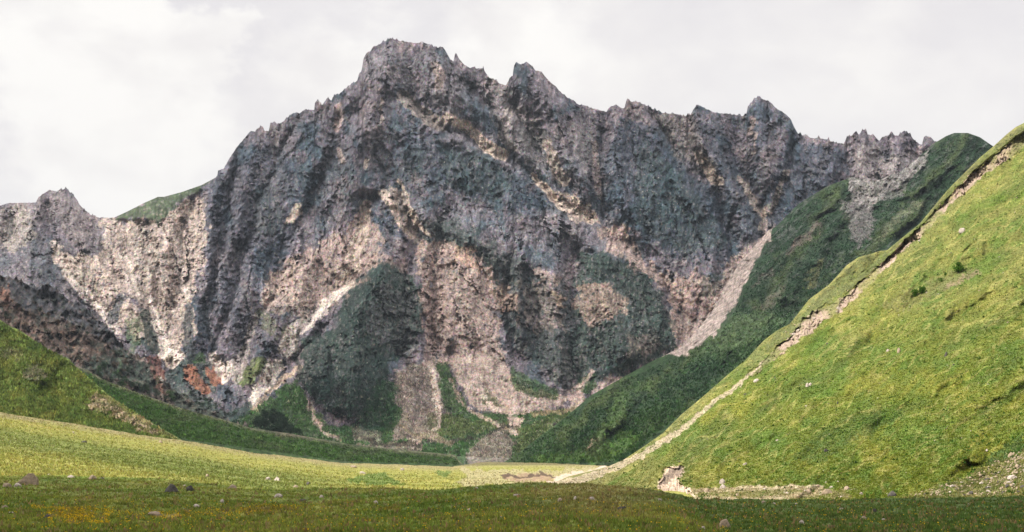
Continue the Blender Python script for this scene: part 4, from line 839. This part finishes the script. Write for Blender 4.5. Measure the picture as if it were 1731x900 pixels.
FGR = [(-60,802),(0,802),(250,806),(430,826),(650,822),(900,815),(1000,814),(1110,828),(1180,843),(1790,836),(1790,925),(-60,925)]
grass('grass', 'ground', FGR, 90000, 0.20, 0.10, 3, 'short green and straw coloured grass of the shaded meadow', 'grass', 11, top=FG_TOP, gain=1.35)
grass('grass', 'ground', FGR, 5000, 0.28, 0.16, 4, 'dry tan tufts dotted through the shaded meadow', 'grass', 12, (0.21, 0.155, 0.07), 0.4, 40, top=FG_TOP)
MDR = [(-60,690),(0,698),(216,732),(328,748),(502,774),(680,786),(900,782),(1030,788),(1120,820),(1120,845),(-60,845)]
grass('meadow_grass', 'meadow', MDR, 60000, 0.32, 0.22, 2, 'yellow green grass of the sunlit valley meadow', 'grass', 13, top=MD_TOP, gain=1.3)
RSR = [(940,820),(1028,789),(1087,757),(1153,702),(1231,636),(1292,578),(1347,536),(1402,484),(1451,438),(1500,426),(1555,382),(1604,322),(1656,270),(1702,230),(1731,210),(1780,180),(1780,850),(1160,850)]
grass('hillside_grass', 'hillside', RSR, 150000, 0.17, 0.26, 2, 'bright yellow green grass of the sunlit right hillside', 'grass', 14, top=RS_TOP, gain=1.25, var=0.12)
grass('herbs', 'hillside', RSR, 4200, 0.3, 0.4, 4, 'darker green leafy herbs on the right hillside', 'herbs', 15, (0.035, 0.075, 0.012), 0.5, 70, top=RS_TOP)
LHR = [(-60,520),(0,545),(53,575),(115,610),(187,674),(267,724),(320,755),(-60,720)]
grass('hill_grass', 'hill', LHR, 26000, 0.8, 0.8, 2, 'green grass and herbs of the left hill', 'grass', 16, top=LH_TOP, gain=1.25)

MSR = [(870,775),(960,706),(1050,645),(1150,605),(1225,560),(1262,490),(1310,390),(1400,318),(1480,312),(1545,280),(1600,235),(1640,228),(1690,262),(1560,372),(1402,484),(1231,636),(1055,780),(870,790)]
grass('mountainside_scrub', 'mountainside', MSR, 45000, 1.7, 2.2, 2, 'dark green tussocks and scrub of the shaded mountainside', 'scrub', 17, top=MID_TOP, gain=1.6, var=0.45)
grass('slope_grass', 'slope', [(128,625),(267,680),(427,728),(603,756),(769,772),(774,786),(578,780),(328,745),(216,728)], 22000, 1.0, 1.3, 2, 'shaded green grass of the slope behind the left hill', 'grass', 18, top=LS_TOP, gain=2.0, var=0.35)
grass('fan_scrub', 'mountain', [(380,720),(500,640),(640,640),(740,605),(950,660),(1060,640),(1140,610),(960,705),(870,775),(600,765),(420,725)], 26000, 2.2, 2.6, 2, 'green tussocks and scrub on the fans at the foot of the mountain', 'scrub', 19, gain=1.75, var=0.5)
def blossoms(pts, n, seed, lab):
    rng = np.random.RandomState(seed); P = np.array(pts, float); x = rng.uniform(P[:, 0].min(), P[:, 0].max(), n*3); y = rng.uniform(P[:, 1].min(), P[:, 1].max(), n*3)
    k = in_pts(x, y, pts) & (fbm(x/22, y/6, 3, seed)*1.3 > rng.uniform(-0.3, 0.55, n*3)); x, y = x[k][:n], y[k][:n]
    B = project(x, y, fg_depth(x, y)); B[:, 2] += fg_z(B[:, 0], B[:, 1]) + rng.uniform(0.08, 0.24, len(x)); r = rng.uniform(0.025, 0.06, len(x))
    q = []
    for k2 in range(5):
        a = k2*2*math.pi/5; q.append(B + np.stack([np.cos(a)*r, np.sin(a)*r*0.4, np.sin(a)*r*0.8], 1))
    V = np.stack(q, 1).reshape(-1, 3); c = np.tile([[0.60, 0.38, 0.02]], (len(V), 1))*np.repeat(rng.uniform(0.6, 1.2, (len(x), 1)), 5, 0)
    o = mesh_from('flowers', V, np.arange(len(V)).reshape(-1, 5), MAT_BLADE, c, smooth=False); o['kind'] = 'stuff'; tag(o, lab, 'flowers')
blossoms([(50,854),(110,856),(200,858),(185,872),(190,890),(100,893),(70,876)], 1300, 21, 'dense patch of yellow flowers at the lower left')
blossoms([(180,862),(330,864),(520,852),(520,868),(330,884),(200,880)], 800, 22, 'band of yellow flowers left of the middle foreground')
blossoms([(-40,845),(1780,850),(1780,912),(-40,912)], 2600, 23, 'thinly scattered yellow flowers across the shaded meadow')

# ------------------------------------------------------------------ boulders and stones
def rock_material(name, base, alt, lichen):
    m = bpy.data.materials.new(name); m.use_nodes = True; n = NT(m.node_tree); n.n.clear()
    ob = n.node('ShaderNodeTexCoord').outputs['Object']; pos = n.node('ShaderNodeNewGeometry').outputs['Position']
    a = n.noise(pos, 2.2, 5, 0.65); b = n.noise(pos, 9.0, 4, 0.7)
    c = n.mix(n.ramp(a, [(0.38, 0.0), (0.62, 1.0)]), base, alt)
    c = n.mix(n.math('MULTIPLY', n.ramp(b, [(0.55, 0.0), (0.66, 1.0)]), 0.6), c, lichen)
    bp = n.node('ShaderNodeBump', inp={'Strength': 0.9, 'Distance': 0.08, 'Height': b})
    bs = n.node('ShaderNodeBsdfPrincipled', inp={'Base Color': c, 'Roughness': 0.92, 'Normal': bp.outputs[0]}); bs.inputs['Specular IOR Level'].default_value = 0.2
    out = n.node('ShaderNodeOutputMaterial'); n.l.new(bs.outputs[0], out.inputs[0]); return m
ROCKM = {'pale': rock_material('pale_stone', (0.40,0.34,0.29,1), (0.28,0.235,0.20,1), (0.13,0.12,0.10,1)),
         'pink': rock_material('brownish_stone', (0.31,0.235,0.165,1), (0.20,0.155,0.11,1), (0.09,0.085,0.07,1)),
         'dark': rock_material('dark_stone', (0.045,0.042,0.04,1), (0.075,0.065,0.055,1), (0.02,0.022,0.018,1))}
def rock_mesh(seed, sub=2, kind='pale', wedge=0.0, facets=11):
    rnd = random.Random(seed); bm = bmesh.new(); bmesh.ops.create_icosphere(bm, subdivisions=sub, radius=1.0)
    pl = []
    for _ in range(facets):
        v = Vector((rnd.uniform(-1, 1), rnd.uniform(-1, 1), rnd.uniform(-0.5, 1))).normalized(); pl.append((v, rnd.uniform(0.55, 0.92)))
    for v in bm.verts:
        d = v.co.normalized(); r = 1.05
        for p, k in pl:
            q = d.dot(p)
            if q > 0.05: r = min(r, k/q)
        r *= 1 + 0.06*math.sin(7*d.x+seed)*math.cos(6*d.y-seed*2)+0.04*rnd.uniform(-1, 1)
        v.co = d*r; v.co.z = max(v.co.z, -0.35)
        if wedge: v.co.z *= 0.62+0.42*v.co.x*wedge; v.co.x += v.co.z*0.35*wedge
    me = bpy.data.meshes.new('rock'); bm.to_mesh(me); bm.free(); me.materials.append(ROCKM[kind]); return me
def wedge_mesh():
    pts = [(-1,-.45,-.1),(-1,.4,-.1),(.95,-.5,-.1),(.95,.5,-.1),(.30,-.32,.98),(.68,-.25,.92),(.45,.3,.9),(.95,-.35,.42),(-.45,-.4,.40),(-.1,-.5,.45),(.1,.35,.7),(.9,.3,.5)]
    rnd = random.Random(4); bm = bmesh.new(); vs = [bm.verts.new(p) for p in pts]; h = bmesh.ops.convex_hull(bm, input=vs)
    bmesh.ops.delete(bm, geom=[v for v in bm.verts if not v.link_faces], context='VERTS')
    bmesh.ops.triangulate(bm, faces=bm.faces[:]); bmesh.ops.subdivide_edges(bm, edges=bm.edges[:], cuts=3, use_grid_fill=True)
    for v in bm.verts: v.co += Vector((rnd.uniform(-1, 1), rnd.uniform(-1, 1), rnd.uniform(-1, 1)))*0.035
    me = bpy.data.meshes.new('rock'); bm.to_mesh(me); bm.free(); me.materials.append(ROCKM['pink']); return me
BOUL = [  # pixel of its foot, width and height in pixels, kind, surface, label, wedge
 (44,819,40,23,'pink','ground','large wedge shaped boulder with a slanted pinkish face, at the left edge of the meadow',1.3),
 (11,824,16,6,'pink','ground','flat pinkish rock left of the large wedge shaped boulder',0),
 (30,823,15,5,'pale','ground','low pale rock at the foot of the large wedge shaped boulder',0),
 (155,810,17,8,'pink','ground','rounded brown boulder right of the wedge shaped boulder, where the shade begins',0),
 (173,809,10,5,'dark','ground','small brown rock just right of the rounded brown boulder',0),
 (120,807,12,5,'pale','ground','pale flat stone between the wedge boulder and the rounded brown boulder',0),
 (291,832,32,17,'dark','ground','nearly black lumpy boulder alone in the shaded meadow',0),
 (321,831,16,8,'dark','ground','small dark rock just right of the nearly black boulder',0),
 (392,826,20,8,'pink','ground','low brownish rock on the shade edge right of the black boulder',0),
 (80,880,18,8,'dark','ground','dark rock in front of the dense yellow flowers',0),
 (9,860,14,8,'pink','ground','brownish rock by the left edge above the pale stones',0),
 (20,868,14,5,'pale','ground','pale flat stone below the brownish rock at the left edge',0),
 (262,870,24,7,'pink','ground','long flat pinkish rock beside the yellow flowers',0),
 (332,857,14,5,'pale','ground','grey stone in the dark grass below the black boulder',0),
 (375,852,9,6,'pale','ground','small upright pale stone right of the grey stone in dark grass',0),
 (472,844,16,6,'pale','ground','flat pale rock in shade below the sunlit brown lumps',0),
 (515,847,20,5,'dark','ground','line of dark earth coloured rock in the middle left shade',0),
 (543,844,9,5,'pale','ground','small pale stone right of the dark earth coloured rock',0),
 (636,852,10,6,'pale','ground','pale pointed stone in the middle of the shaded meadow',0),
 (806,827,9,5,'pale','ground','white stone on the crest of the shaded meadow below the bank',0),
 (874,840,16,5,'pale','ground','flat pale stone on the hump left of the middle',0),
 (947,849,13,7,'pink','ground','reddish brown rock on the grassy hump',0),
 (972,847,8,6,'pale','ground','small white stone right of the reddish brown rock',0),
 (1000,845,12,5,'pale','ground','pale flat stone on the grassy hump, second right of the reddish rock',0),
 (1052,862,16,9,'dark','ground','dark clod of earth and rock on the right flank of the hump',0),
 (1116,848,8,4,'pale','ground','pale stone in the dark hollow right of the hump',0),
 (1227,892,24,13,'pink','ground','brown lump of rock near the bottom edge right of the hump',0),
 (1188,893,12,5,'pale','ground','flat pale stone left of the brown lump at the bottom edge',0),
 (1478,866,11,7,'dark','ground','dark rock with a pale top alone in the right shade',0),
 (1424,862,11,4,'pale','ground','flat whitish stone left of the dark pale topped rock',0),
 (1493,880,10,5,'pale','ground','whitish stone below the dark pale topped rock',0),
 (1461,877,14,5,'pink','ground','pinkish broken stones left of the whitish stone in the right shade',0),
 (1637,855,9,4,'pale','ground','pale stone in the shade below the heaped stones on the right',0),
 (1355,888,10,6,'pale','ground','pale rounded stone near the bottom edge right of the middle',0),
 (1290,852,10,5,'pink','ground','pinkish stone in shade just below the pale road',0),
 (453,812,9,6,'pale','meadow','pale stone at the left of the pair in the sunlit meadow',0),
 (468,813,14,6,'pale','meadow','longer pale stone at the right of the pair in the sunlit meadow',0),
 (500,824,12,6,'pink','meadow','brown lump in the sunlit meadow on the left of two',0),
 (521,821,10,6,'dark','meadow','dark brown lump in the sunlit meadow on the right of two',0),
 (613,801,12,4,'pale','meadow','pale stone in the sunlit meadow near the green hollow',0),
 (680,795,7,5,'pale','meadow','small pale stone under the middle of the dark slope',0),
 (597,791,14,4,'pink','meadow','low brown stones by the tan edge of the sunlit meadow',0),
 (350,808,7,5,'pink','meadow','small reddish stone in the yellow meadow above the black boulder',0),
 (272,749,9,5,'pink','meadow','upright pinkish rock on the tan bank at the left',0),
 (142,748,10,4,'dark','meadow','dark rock on the green bank at the left',0),
 (124,733,6,4,'pale','meadow','pale stone high on the green bank at the left',0),
 (1221,826,14,9,'pale','hillside','whitish rounded boulder at the foot of the hillside',0),
 (1221,818,11,9,'pale','hillside','grey upright rock just behind the whitish boulder at the foot of the hillside',0),
 (1194,832,10,8,'pink','hillside','brown boulder left of the whitish boulder at the foot of the hillside',0),
 (1366,833,15,7,'pink','hillside','brown rock on the pale road, left of the largest',0),
 (1399,835,16,9,'pink','hillside','largest brown rock at the end of the pale road',0),
 (1432,828,13,6,'pink','hillside','pale brown rock just above the right end of the road',0),
 (1381,824,11,5,'pink','hillside','brown rock on the grass edge above the pale road',0),
 (1508,839,18,8,'dark','hillside','dark brown rock in the grass right of the road end',0),
 (1456,836,8,5,'pale','hillside','pale stone between the road end and the dark brown rock',0),
 (1599,602,7,7,'dark','hillside','small dark and white rock alone on the middle of the hillside',0),
 (1501,594,7,5,'pale','hillside','pale stone low on the middle of the hillside',0),
 (1520,596,7,8,'pink','hillside','upright pinkish stone right of the pale stone on the hillside',0),
 (1418,524,10,6,'pale','hillside','bright rounded boulder at the lower end of the dirt scarp',0),
 (1626,393,12,7,'pale','hillside','grey rock jutting out high on the hillside',0),
 (1365,654,7,6,'pale','hillside','pale stone, left one of a pair on the lower hillside',0),
 (1370,652,6,5,'pale','hillside','pale stone, right one of a pair on the lower hillside',0),
 (1396,764,9,6,'dark','hillside','dark rock in the shaded dip low on the hillside',0),
 (1416,683,5,5,'dark','hillside','tiny dark rock on the hillside above the shaded dip',0),
 (1280,645,12,5,'pale','hillside','pale flat rock by the left edge of the hillside',0),
 (1259,786,9,4,'pale','hillside','pale stone near the foot of the hillside, right of the dirt scar',0),
 (1708,772,11,7,'pink','hillside','largest pinkish rock above the heaped stones',0),
 (1712,809,18,5,'pale','hillside','long pale slab among the heaped stones',0),
 (1668,763,6,4,'pale','hillside','white stone in the dark green dip at the right edge',0),
 (938,719,9,5,'dark','mountainside','dark boulder with pale top at the foot of the green mountainside',0)]
for i, (px, py, wp, hp, kd, sf, lab, wd) in enumerate(BOUL):
    p = at(px, py, sf); u = p.y/F; me = wedge_mesh() if wd else rock_mesh(100+i, 3 if wp > 14 else 2, kd)
    o = bpy.data.objects.new('boulder' if wp > 12 else 'stone', me); C.objects.link(o)
    o.scale = (wp*u*0.52, wp*u*0.45, hp*u*(0.95 if wd else 1.05)); o.location = p + Vector((0, 0, hp*u*(0.0 if wd else 0.04))); o.rotation_euler = (0, 0, 0 if wd else random.Random(i).uniform(-0.4, 0.4))
    tag(o, lab, 'boulder' if wp > 12 else 'stone')
PROTO = {k: [rock_mesh(400+j+10*q, 1 if k != 'dark' else 2, k) for j in range(5)] for q, k in enumerate(('pale', 'pink', 'dark'))}
def strew(n, region, surf, smin, smax, kinds, label, group, seed, top=None):
    rnd = random.Random(seed); P = np.array(region, float); c = 0
    while c < n:
        x = rnd.uniform(P[:, 0].min(), P[:, 0].max()); y = rnd.uniform(P[:, 1].min(), P[:, 1].max())
        if not in_pts(np.array([x]), np.array([y]), region)[0] or (top is not None and y < top(x)+2): continue
        p = at(x, y, surf); u = p.y/F; w = (smin+(smax-smin)*rnd.random()**2.5)*u
        o = bpy.data.objects.new('stone', rnd.choice(PROTO[rnd.choice(kinds)])); C.objects.link(o)
        o.scale = (w*0.55, w*rnd.uniform(0.35, 0.55), w*rnd.uniform(0.25, 0.5)); o.location = p + Vector((0, 0, w*0.05)); o.rotation_euler = (rnd.uniform(-.2, .2), rnd.uniform(-.2, .2), rnd.uniform(0, 6.3))
        tag(o, label, 'stone', group); c += 1
strew(58, FGR, 'ground', 2.5, 8, ('pale','pale','pink'), 'small pale or brownish stone lying loose in the shaded foreground grass', 'small stones in the shaded meadow', 31, FG_TOP)
strew(30, MDR, 'meadow', 2.5, 7, ('pale','pink'), 'small stone lying loose in the sunlit valley meadow', 'small stones in the sunlit meadow', 32, MD_TOP)
strew(64, [(1540,838),(1600,822),(1650,812),(1690,790),(1735,785),(1750,838)], 'hillside', 5, 12, ('pink','pink','pale','dark'), 'rough brown stone in the heap at the foot of the hillside, lower right', 'stones heaped at the foot of the hillside', 33)
strew(24, [(1170,828),(1300,825),(1440,823),(1470,840),(1330,845),(1180,842)], 'hillside', 3, 8, ('pink','pale'), 'small stone on or beside the pale road at the foot of the hillside', 'stones along the pale road', 34)
strew(44, RSR, 'hillside', 3, 6, ('pale','pink','dark'), 'small stone lying loose on the sunlit grassy hillside', 'small stones on the hillside', 35, RS_TOP)
strew(26, [(1300,605),(1340,560),(1400,522),(1420,525),(1400,545),(1350,590),(1305,612)], 'hillside', 4, 10, ('pale','pink'), 'pale stone in the rubble at the lower end of the dirt scarp', 'rubble of the dirt scarp', 36)
def rubble(name, n, region, surf, smin, smax, kind, label, seed, top=None):
    rng = np.random.RandomState(seed); P = np.array(region, float); x = rng.uniform(P[:, 0].min(), P[:, 0].max(), n*6); y = rng.uniform(P[:, 1].min(), P[:, 1].max(), n*6)
    k = in_pts(x, y, region) & (fbm(x/20, y/16, 3, seed) > rng.uniform(-0.3, 0.4, n*6))
    if top is not None: k &= y > top(x)+2
    x, y = x[k][:n], y[k][:n]; d, z, _ = SURF[surf]; B = project(x, y, d(x, y))
    if z is not None: B[:, 2] += z(B[:, 0], B[:, 1])
    Vs, Fs, off = [], [], 0; base = []
    for me in (PROTO[kind] if kind in PROTO else PROTO['pale']):
        v = np.array([q.co[:] for q in me.vertices]); f = np.array([p.vertices[:] for p in me.polygons]); base.append((v, f))
    for i in range(len(x)):
        v, f = base[i % len(base)]; w = (smin+(smax-smin)*rng.rand()**3)*B[i, 1]/F; a = rng.rand()*6.28; ca, sa = math.cos(a), math.sin(a)
        q = v*np.array([w*0.55, w*rng.uniform(0.35, 0.55), w*rng.uniform(0.3, 0.5)]); q = np.stack([q[:, 0]*ca-q[:, 1]*sa, q[:, 0]*sa+q[:, 1]*ca, q[:, 2]], 1) + B[i]
        Vs.append(q); Fs.append(f+off); off += len(v)
    o = mesh_from(name, np.concatenate(Vs), np.concatenate(Fs), ROCKM[kind], smooth=False); o['kind'] = 'stuff'; tag(o, label, 'scree'); return o
rubble('scree', 700, [(672,630),(730,622),(748,700),(700,745),(665,735),(680,690)], 'mountain', 1.2, 5, 'pink', 'fallen blocks covering the narrow scree fan', 41)
rubble('scree', 500, [(600,750),(680,740),(860,735),(1000,690),(1060,640),(1040,690),(860,760),(700,768)], 'mountain', 1.2, 4, 'pale', 'pale blocks strewn below the fans at the foot of the mountain', 42)
rubble('scree', 500, [(1300,390),(1262,462),(1215,560),(1150,595),(1140,580),(1215,475)], 'mountain', 1.0, 4, 'pink', 'loose blocks in the long scree chute right of the cliffs', 43)
rubble('gravel', 900, [(1530,838),(1600,818),(1650,803),(1690,770),(1735,760),(1750,838)], 'hillside', 1.5, 8, 'pink', 'smaller stones and gravel between the heaped stones, lower right', 44)
rubble('gravel', 350, RSR, 'hillside', 1.2, 3, 'pale', 'tiny pale stones sprinkled over the hillside grass', 45, RS_TOP)
rubble('gravel', 500, [(1170,826),(1300,825),(1440,823),(1470,840),(1330,846),(1180,843)], 'hillside', 1.2, 3.5, 'pink', 'gravel on the pale road', 46)
rubble('gravel', 1100, [(1300,610),(1335,550),(1400,520),(1470,460),(1590,345),(1731,225),(1731,240),(1600,350),(1480,470),(1420,530),(1340,590)], 'hillside', 1.5, 5, 'pink', 'broken stones along the dirt scarp', 47)
rubble('gravel', 300, [(1112,825),(1125,795),(1158,789),(1150,815),(1175,838),(1120,838)], 'hillside', 1.2, 4, 'pink', 'loose stones in the eroded dirt scar', 48)
rubble('gravel', 300, FGR, 'ground', 1.2, 3, 'pale', 'tiny pale stones sprinkled in the shaded grass', 49, FG_TOP)

# ------------------------------------------------------------------ trees and shrubs
MAT_BARK = rock_material('bark', (0.07,0.05,0.035,1), (0.045,0.035,0.025,1), (0.03,0.025,0.02,1))
MAT_LEAF = leaf_material('dark_foliage', 0.25, (0.026, 0.046, 0.024)); MAT_LEAF4 = leaf_material('brown_foliage', 0.2, (0.085, 0.058, 0.042)); MAT_LEAF3 = leaf_material('green_foliage', 0.3, (0.04, 0.085, 0.025)); MAT_LEAF2 = leaf_material('shrub_foliage', 0.35, (0.045, 0.10, 0.012))
def foliage_mesh(name, lumps, n, size, mat, seed):
    rng = np.random.RandomState(seed); V = []
    L = np.array(lumps, float); wgt = L[:, 3]**2; pick = rng.choice(len(L), n, p=wgt/wgt.sum())
    v = rng.normal(size=(n, 3)); v /= np.linalg.norm(v, axis=1)[:, None]; v *= rng.uniform(0.45, 1.08, (n, 1))
    c = L[pick, :3] + v*L[pick, 3:4]*np.array([1, 1, 0.85]); keep = c[:, 2] > 0.02; c = c[keep]; m = len(c)
    a = rng.normal(size=(m, 3)); a /= np.linalg.norm(a, axis=1)[:, None]; b = np.cross(a, rng.normal(size=(m, 3))); b /= np.linalg.norm(b, axis=1)[:, None]
    s = size*rng.uniform(0.5, 1.4, (m, 1)); V = np.stack([c-a*s, c-b*s*0.6, c+a*s, c+b*s*0.6], 1).reshape(-1, 3)
    me = bpy.data.meshes.new(name); me.from_pydata([tuple(q) for q in V], [], [tuple(range(4*i, 4*i+4)) for i in range(m)]); me.materials.append(mat); return me
def trunk_mesh(name, h, r, seed, limbs=5):
    rnd = random.Random(seed); bm = bmesh.new()
    def tube(pts, rad):
        rings = []
        for p, q in zip(pts, rad): rings.append([bm.verts.new(Vector(p)+Vector((math.cos(k*math.pi/3)*q, math.sin(k*math.pi/3)*q, 0))) for k in range(6)])
        for a, b in zip(rings[:-1], rings[1:]):
            for k in range(6): bm.faces.new((a[k], a[(k+1) % 6], b[(k+1) % 6], b[k]))
        bm.faces.new(rings[-1])
    tube([(0, 0, -0.05*h), (0.02*h, 0, 0.3*h), (0, 0.02*h, 0.6*h), (0.02*h, 0, 0.9*h)], [r, r*0.8, r*0.5, r*0.15])
    for _ in range(limbs):
        a = rnd.uniform(0, 6.3); z = rnd.uniform(0.2, 0.7)*h; l = 0.38*h
        tube([(0, 0, z), (math.cos(a)*l*0.5, math.sin(a)*l*0.5, z+l*0.3), (math.cos(a)*l, math.sin(a)*l, z+l*0.5)], [r*0.4, r*0.25, r*0.08])
    me = bpy.data.meshes.new(name); bm.to_mesh(me); bm.free(); me.materials.append(MAT_BARK); return me
def plant(name, part, px, py, wp, hp, surf, mat, label, cat, seed, group=None, leaves=500, conical=False):
    p = at(px, py, surf); u = p.y/F; w, h = wp*u, hp*u; rnd = random.Random(seed)
    e = bpy.data.objects.new(name, None); C.objects.link(e); e.location = p; e.empty_display_size = 0.5; tag(e, label, cat, group)
    lumps = []
    for k in range(13):
        z = rnd.uniform(0.12, 0.85); rr = (1-z*0.8) if conical else math.sqrt(max(0.05, 1-(2*z-0.9)**2)); a = rnd.uniform(0, 6.3); q = rnd.uniform(0.1, 0.62)*rr
        lumps.append((math.cos(a)*q*w*0.5, math.sin(a)*q*w*0.4, z*h, (0.34 if conical else 0.46)*rr*min(w*0.62, h)*rnd.uniform(0.6, 1.1)+0.03*h))
    lumps.append((0, 0, 0.55*h, 0.26*min(w, h)))
    f = bpy.data.objects.new(part, foliage_mesh(part, lumps, leaves, 0.045*max(w, h), mat, seed)); C.objects.link(f); f.parent = e
    t = bpy.data.objects.new('trunk' if part == 'crown' else 'stem', trunk_mesh('trunk', h*0.85, 0.03*h, seed)); C.objects.link(t); t.parent = e
plant('shrub', 'foliage', 1620, 461, 20, 18, 'hillside', MAT_LEAF2, 'round bright green shrub high on the hillside', 'shrub', 51, leaves=1400)
plant('shrub', 'foliage', 1547, 502, 16, 13, 'hillside', MAT_LEAF2, 'dark lower end of the long shrub pair on the hillside', 'shrub', 52, leaves=1100)
plant('shrub', 'foliage', 1559, 497, 18, 13, 'hillside', MAT_LEAF2, 'bright upper end of the long shrub pair on the hillside', 'shrub', 53, leaves=1100)
plant('shrub', 'foliage', 1591, 477, 11, 8, 'hillside', MAT_LEAF2, 'small low shrub between the round shrub and the long pair', 'shrub', 54)
plant('shrub', 'foliage', 1562, 468, 7, 7, 'hillside', MAT_LEAF2, 'tiny shrub left of the round shrub', 'shrub', 55)
plant('shrub', 'foliage', 1598, 466, 8, 6, 'hillside', MAT_LEAF2, 'tiny low shrub just left of the round shrub', 'shrub', 56)
for k, (px, py, w, h) in enumerate([(462,718,32,34),(445,724,28,22),(480,726,28,22),(434,719,18,16),(492,732,22,15),(466,731,30,15),(504,734,16,10),(448,708,18,18),(474,712,16,16),(456,732,22,12)]):
    lab = 'tallest dark tree in the clump at the mountain foot' if k == 0 else 'dark bushy tree in the clump left of the scree fans'
    plant('tree', 'crown', px, py, w, h, 'mountain', MAT_LEAF, lab, 'tree', 60+k, None if k == 0 else 'dark trees in the clump', 900, conical=(k == 0))
rnd = random.Random(6)
for k in range(60):
    px = rnd.uniform(-10, 215); t0 = 470+max(0, px)*0.55; py = rnd.uniform(t0+14, min(t0+95, 545+max(0, px)*0.5+20))
    plant('bush', 'crown', px, py, rnd.uniform(8, 17), rnd.uniform(6, 12), 'foothill', MAT_LEAF4 if k % 5 else MAT_LEAF, 'brown bush in the scrub on the rocky foothill at the left', 'bush', 300+k, 'brown scrub on the foothill', 200)
rnd = random.Random(5)
for k in range(16):
    px = rnd.uniform(640, 668); py = rnd.uniform(650, 725)
    plant('bush', 'crown', px, py, rnd.uniform(7, 12), rnd.uniform(6, 10), 'mountain', MAT_LEAF, 'small green bush between the dark buttress and the scree fan', 'bush', 80+k, 'bushes beside the dark buttress', 220)
for k in range(26):
    px = rnd.uniform(165, 290); py = 628+(px-165)*0.32+rnd.uniform(-14, 16)
    plant('tree', 'crown', px, py, rnd.uniform(12, 20), rnd.uniform(10, 17), 'foothill', MAT_LEAF3 if k % 3 == 0 else MAT_LEAF, 'dark green tree on the foot of the brown foothill', 'tree', 110+k, 'trees on the brown foothill', 260)
for k in range(18):
    px = rnd.uniform(320, 415); py = 672+(px-320)*0.36+rnd.uniform(-8, 14)
    plant('tree', 'crown', px, py, rnd.uniform(8, 14), rnd.uniform(7, 12), 'mountain', MAT_LEAF, 'dark tree in the gorge below the rust red bank', 'tree', 140+k, 'trees in the gorge', 240)
